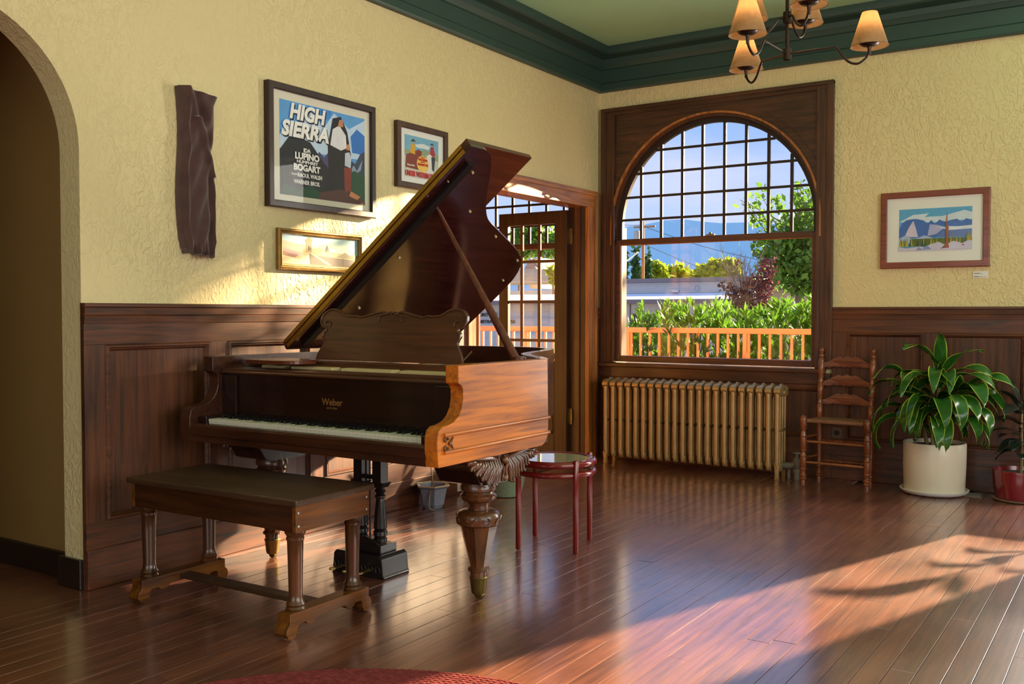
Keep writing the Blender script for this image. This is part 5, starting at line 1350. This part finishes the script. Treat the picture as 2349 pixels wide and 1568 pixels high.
p = at(1600, 661, CY); BL().tube([(p.x + .10 * math.cos(t), CY - .06, p.z + .10 * math.sin(t)) for t in [j * .314 for j in range(20)]], .02, 6, closed=True).build('round_vent', M['siding2'], bd)
p = at(1549, 676, CY - 2); MB(lambda x, y, z: (p.x + x - bl0.x, CY - 2 + y - bl0.y, p.z + z - bl0.z)).lathe([(.10, -.1), (.10, .05), (.17, .10), (.17, .20), (.15, .21)], n=16).build('roof_vent', M['steel'], bd)
dk = mat('dark_letter', S(46, 50, 56), .6)
def fit_text(body, px0, px1, pyb, cap):
    a, b = at(px0, pyb, FYB - .05), at(px1, pyb, FYB - .05)
    t = text(body, 1.0, (0, 0, 0), (1, 0, 0), (0, 0, 1), dk, None, 'lettering', ext=.01, align='LEFT', bold=.012)
    xs = [v.co.x for v in t.data.vertices]; zs = [v.co.z for v in t.data.vertices]
    sx = (b.x - a.x) / (max(xs) - min(xs)); h = (at(px0, pyb - cap, FYB - .05).z - a.z) / (max(zs) - min(zs))
    t.data.transform(Matrix.Translation((a.x - bl0.x - min(xs) * sx, -.06, a.z - bl0.z)) @ Matrix.Diagonal((sx, 1, h, 1)))
    t.parent = bd
fit_text('COUNTY OF', 1086, 1141, 725.5, 8.2)
fit_text('ADMINISTRATIVE CENTER', 1077, 1183, 740.5, 7.6)
# wing at the right
wy0 = 17.0
wg = thing('office_wing', 'tan building wing with a sloping roof edge behind the plum bush', 'building', (at(1730, 650, wy0).x, wy0, -1.3))
wo = Vector(wg.location)
zt_ = at(1762, 641, wy0).z
xw = at(1735, 650, wy0).x
MB(lambda x, y, z: (x - wo.x, y - wo.y, z - wo.z)).box(xw, xw + 6, wy0, wy0 + 9, -1.3, zt_ - .22).build('wall', mat('tan_plaster', S(196, 178, 152), .7, var=.08), wg)
MB(lambda x, y, z: (x - wo.x, y - wo.y, z - wo.z)).box(xw - .2, xw + 6.2, wy0 - .3, wy0 + 9, zt_ - .25, zt_ - .09).build('fascia', M['fascia'], wg)
MB(lambda x, y, z: (x - wo.x, y - wo.y, z - wo.z)).hexa([(xw - .2, wy0 - .3, zt_ - .09), (xw + 6.2, wy0 - .3, zt_ - .30), (xw + 6.2, wy0 + 9, zt_ - .30), (xw - .2, wy0 + 9, zt_ - .09)], [(xw - .2, wy0 - .3, zt_ + .02), (xw + 6.2, wy0 - .3, zt_ - .2), (xw + 6.2, wy0 + 9, zt_ - .2), (xw - .2, wy0 + 9, zt_ + .02)]).build('roof', mat('weathered_roof', S(150, 138, 124), .8, var=.2), wg)
# tan roofed buildings seen through the French door
tn = thing('tan_roofed_building', 'tan low-roofed building seen through the French door panes', 'building', (at(1220, 640, 44).x, 44, -1.3))
to_ = Vector(tn.location)
TN = lambda: MB(lambda x, y, z: (x - to_.x, y - to_.y, z - to_.z))
a, b = at(1120, 682, 44), at(1330, 640, 44)
M['tanroof'] = mat('tan_roofing', S(206, 186, 158), .7, var=.06)
TN().box(a.x, b.x, 44, 52, -1.3, a.z + .4).build('wall', M['siding2'], tn)
r0, r1_ = at(1120, 655, 43.5).z, at(1120, 628, 48).z
TN().hexa([(a.x - .4, 43.2, r0), (b.x + .4, 43.2, r0), (b.x + .4, 48, r1_), (a.x - .4, 48, r1_)], [(a.x - .4, 43.2, r0 + .15), (b.x + .4, 43.2, r0 + .15), (b.x + .4, 48, r1_ + .15), (a.x - .4, 48, r1_ + .15)]).build('roof', M['tanroof'], tn)
for k in range(7):
    q = k / 6; TN().box(a.x - .4, b.x + .4, 43.1 + 4.9 * q, 43.25 + 4.9 * q, r0 + (r1_ - r0) * q + .1, r0 + (r1_ - r0) * q + .22).build('roof_batten', M['tanroof'], tn)
c0, c1 = at(1120, 632, 50).z, at(1120, 598, 50).z
TN().box(a.x, at(1256, 610, 50).x, 49, 53, c0 - 1, c1).build('upper_storey', M['tanroof'], tn)
p = at(1222, 612, 48.9); TN().prism([(p.x - .5, c1 - .75), (p.x + .5, c1 - .75), (p.x, c1 + .0)], 'y', 48.6, 48.9).build('gablet', M['fascia'], tn)

# trees
def tree(name, label, base, blobs, m, leaf, n, trunk_top, tr=.12, cat='tree', group=None, bm=None, twigs=0, shell=.2, seed=1, asp=.6, twig_r=.02):
    t = thing(name, label, cat, base, group=group); lo = Vector(base); rnd = random.Random(seed)
    T = lambda x, y, z: (x - lo.x, y - lo.y, z - lo.z)
    mb = MB(T); tot = sum(r[0] * r[1] * r[2] for _, r in blobs)
    for c, r in blobs: foliage(mb, rnd, c, r, int(n * r[0] * r[1] * r[2] / tot), leaf, asp, 0, shell)
    mb.build('foliage', m, t)
    mb = MB(T)
    mb.tube([lo, lo.lerp(Vector(trunk_top), .5) + Vector((rnd.uniform(-.1, .1), 0, 0)), Vector(trunk_top)], [tr, tr * .8, tr * .45], 8)
    for k in range(twigs):
        c, r = rnd.choice(blobs)
        e_ = Vector(c) + Vector((rnd.gauss(0, .5) * r[0], rnd.gauss(0, .4) * r[1], rnd.gauss(.2, .6) * r[2]))
        s_ = lo.lerp(Vector(trunk_top), rnd.uniform(.55, 1.0)); mid = s_.lerp(e_, .5) + Vector((rnd.gauss(0, .05), 0, rnd.uniform(0, .12)))
        mb.tube([s_, mid, e_], [twig_r, twig_r * .7, twig_r * .3], 5)
    mb.build('trunk', bm or M['bark'], t)
    return t
def blob(px, py, rpx, y, ry=None, rz=None):
    c = at(px, py, y); D = (c - Vector((3.91, -7.29, 1.22))).dot(CF); r = rpx / F_PX * D
    return (tuple(c), (r, r if ry is None else ry, r * (rz or 1)))
TY = 13.0
b0 = at(1840, 690, TY)
tree('sycamore_tree', 'big leafy green tree filling the right side of the window view', (b0.x, TY, -1.3),
     [blob(1840, 600, 75, TY), blob(1790, 590, 50, TY), blob(1860, 520, 60, TY), blob(1800, 530, 42, TY), blob(1748, 560, 28, TY), blob(1900, 600, 90, TY), blob(1745, 505, 26, TY), blob(1780, 470, 24, TY), blob(1725, 470, 22, TY), blob(1755, 440, 18, TY), blob(1850, 460, 30, TY), blob(1840, 430, 18, TY), blob(1770, 620, 40, TY), blob(1700, 545, 10, TY), blob(1698, 470, 9, TY)],
     M['tree1'], .16, 5200, tuple(at(1835, 520, TY)), .13, twigs=24, shell=0, seed=2)
PYB = 9.5
b0 = at(1710, 720, PYB)
tree('plum_bush', 'half-bare bush with dark plum leaves in front of the pale building', (b0.x, PYB, -1.3),
     [blob(1762, 612, 22, PYB), blob(1752, 640, 24, PYB), blob(1725, 660, 26, PYB), blob(1672, 668, 22, PYB), blob(1700, 690, 32, PYB), blob(1745, 690, 30, PYB), blob(1690, 600, 10, PYB), blob(1655, 650, 10, PYB), blob(1768, 655, 16, PYB)],
     M['purple'], .075, 1500, tuple(at(1712, 680, PYB)), .05, 'bush', twigs=10, shell=0, seed=5, twig_r=.012)
bare = bpy.data.objects['plum_bush']
rb = random.Random(8); mb = MB(lambda x, y, z: (x - bare.location.x, y - bare.location.y, z - bare.location.z))
for k in range(34):
    s_ = at(1712 + rb.uniform(-8, 8), 700, PYB); e_ = at(1700 + rb.uniform(-66, 60), rb.uniform(560, 612), PYB)
    mid = s_.lerp(e_, .5) + Vector((rb.uniform(-.08, .08), rb.uniform(-.2, .2), .04))
    pts = crom([s_, mid, e_], 4); mb.tube(pts, [.012 - .0105 * q / (len(pts) - 1) for q in range(len(pts))], 4)
    for _ in range(4):
        a0 = mid.lerp(e_, rb.uniform(0, .9)); mb.tube([a0, a0 + Vector((rb.uniform(-.14, .14), 0, rb.uniform(.05, .2)))], [.004, .0015], 3)
mb.build('bare_twigs', M['bark'], bare)
for k, (px, w, lab) in enumerate(((1431, 9, 'dark column cypress at the window edge, leftmost of three'), (1442, 9, 'dark column cypress, middle one of three by the wooden pole'), (1454, 8, 'dark column cypress nearest the wooden utility pole'))):
    c = at(px, 608, 46); top = at(px, 560 + 4 * k, 46).z; D = 64; r = w / F_PX * D
    tree('cypress_tree', lab, (c.x, 46 + k, -1.3), [((c.x, 46 + k, (top - 1.3) / 2), (r * .6, r * .6, (top + 1.3) / 2))], M['cyp'], .34, 900, (c.x, 46 + k, top - 1), .08, seed=30 + k, shell=.5, group='cypresses by the pole')
for k, (blobs, lab) in enumerate((
    ([(1500, 628, 24), (1480, 632, 18), (1518, 634, 16), (1508, 612, 12)], 'yellow-green tree just right of the wooden pole'),
    ([(1555, 632, 22), (1540, 634, 14), (1575, 636, 16)], 'low yellow-green tree behind the roof, between two others'),
    ([(1620, 628, 20), (1645, 624, 26), (1670, 620, 24), (1600, 636, 14)], 'yellow-green tree behind the bare twigs of the plum bush'),
    ([(1190, 545, 40), (1165, 560, 30), (1215, 560, 34), (1240, 545, 34), (1270, 560, 34), (1300, 560, 34), (1140, 570, 26), (1255, 590, 20)], 'green tree seen through the upper panes of the French door'),
    ([(1268, 625, 14), (1272, 640, 12)], 'small bright shrub seen through the right panes of the French door'))):
    Y = (50, 54, 48, 58, 41)[k]
    bb = [blob(a, b, c, Y) for a, b, c in blobs]
    tree('distant_tree', lab, (bb[0][0][0], Y, -1.3), bb, M['tree2'] if k != 3 else M['tree1'], (.5, .5, .5, .6, .3)[k], (1100, 800, 1100, 1800, 200)[k], bb[0][0], .12, seed=40 + k, shell=0, twigs=3, group='trees across the street')
# tree that dapples the sunlight, out of the picture to the right
gt = tree('garden_tree', 'garden tree right of the picture whose shade dapples the wainscot', (4.6, 8.6, -1.3), [((4.85, 8.6, 5.0), (.70, .5, .75)), ((4.5, 8.6, 5.1), (.35, .4, .5)), ((5.3, 8.6, 4.3), (.5, .5, .6))], M['tree1'], .24, 800, (4.75, 8.6, 4.6), .07, twigs=8, shell=0, seed=12)
mb = MB(lambda x, y, z: (x - 4.6, y - 8.6, z + 1.3)); rg = random.Random(3)
foliage(mb, rg, (3.75, 8.5, 3.6), (.95, .5, .55), 26, .30, .7, 0, 0)
mb.tube([(4.7, 8.6, 3.0), (4.1, 8.5, 3.4), (3.3, 8.5, 3.6)], [.05, .035, .012], 6, m=1); mb.tube([(4.2, 8.5, 3.3), (3.6, 8.5, 3.2), (3.0, 8.4, 3.3)], [.03, .02, .01], 6, m=1)
mb.build('spray', [M['tree1'], M['bark']], gt)
# utility pole and wires
pp = at(1475, 640, 38)
up_ = thing('utility_pole', 'wooden utility pole with a grey transformer behind the cypresses', 'pole', (pp.x, 38, -1.3))
uo = Vector(up_.location); UT = lambda x, y, z: (x - uo.x, y - uo.y, z - uo.z)
tz = at(1475, 507, 38).z
MB(UT).tube([(pp.x, 38, -1.3), (pp.x, 38, tz)], [.085, .07], 10).build('pole_shaft', mat('creosote_wood', S(132, 84, 52), .8, var=.15), up_)
q = at(1461, 540, 38); MB(UT).lathe([(.13, q.z - .22), (.15, q.z - .2), (.15, q.z + .2), (.12, q.z + .24)], (q.x, 38, 0), 14).build('transformer', mat('grey_transformer', S(128, 138, 148), .5), up_, smooth=35)
MB(UT).box(pp.x - .5, pp.x + .7, 37.92, 38.0, tz - .35, tz - .25).build('crossarm', M['bark'], up_)
q0, q1 = at(1420, 612, 37.8), at(1464, 578, 37.8)
MB(UT).tube([q0, q1], .03, 6).build('guy_guard', M['white'], up_)
for (a, b, c, d) in ((1478, 560, 1700, 640), (1478, 520, 1760, 600), (1478, 515, 1400, 505)):
    p0, p1 = at(a, b, 38), at(c, d, 42); m_ = p0.lerp(p1, .5) - Vector((0, 0, .15))
    MB(UT).tube(crom([p0, m_, p1], 6), .012, 4).build('wire', M['iron'], up_)
# mountains, distance haze put into their blue colour
rm = random.Random(2)
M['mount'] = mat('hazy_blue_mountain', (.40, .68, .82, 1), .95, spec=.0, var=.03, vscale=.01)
ys = 820.0; vs = []; fs = []; n = 160
for i in range(n + 1):
    x = -1900 + 3200 * i / n
    px = None
    z = 86 + 4 * math.sin(x * .011) + 2.5 * math.sin(x * .031 + 1) + 1.5 * math.sin(x * .077)
    vs += [(x, ys, -5), (x, ys + 60, z), (x, ys + 500, -5)]
for i in range(n):
    fs += [(i * 3, i * 3 + 3, i * 3 + 4, i * 3 + 1), (i * 3 + 1, i * 3 + 4, i * 3 + 5, i * 3 + 2)]
struct(MB().add(vs, fs).build('hills', M['mount'], smooth=True), 'hazy blue mountain ridge')
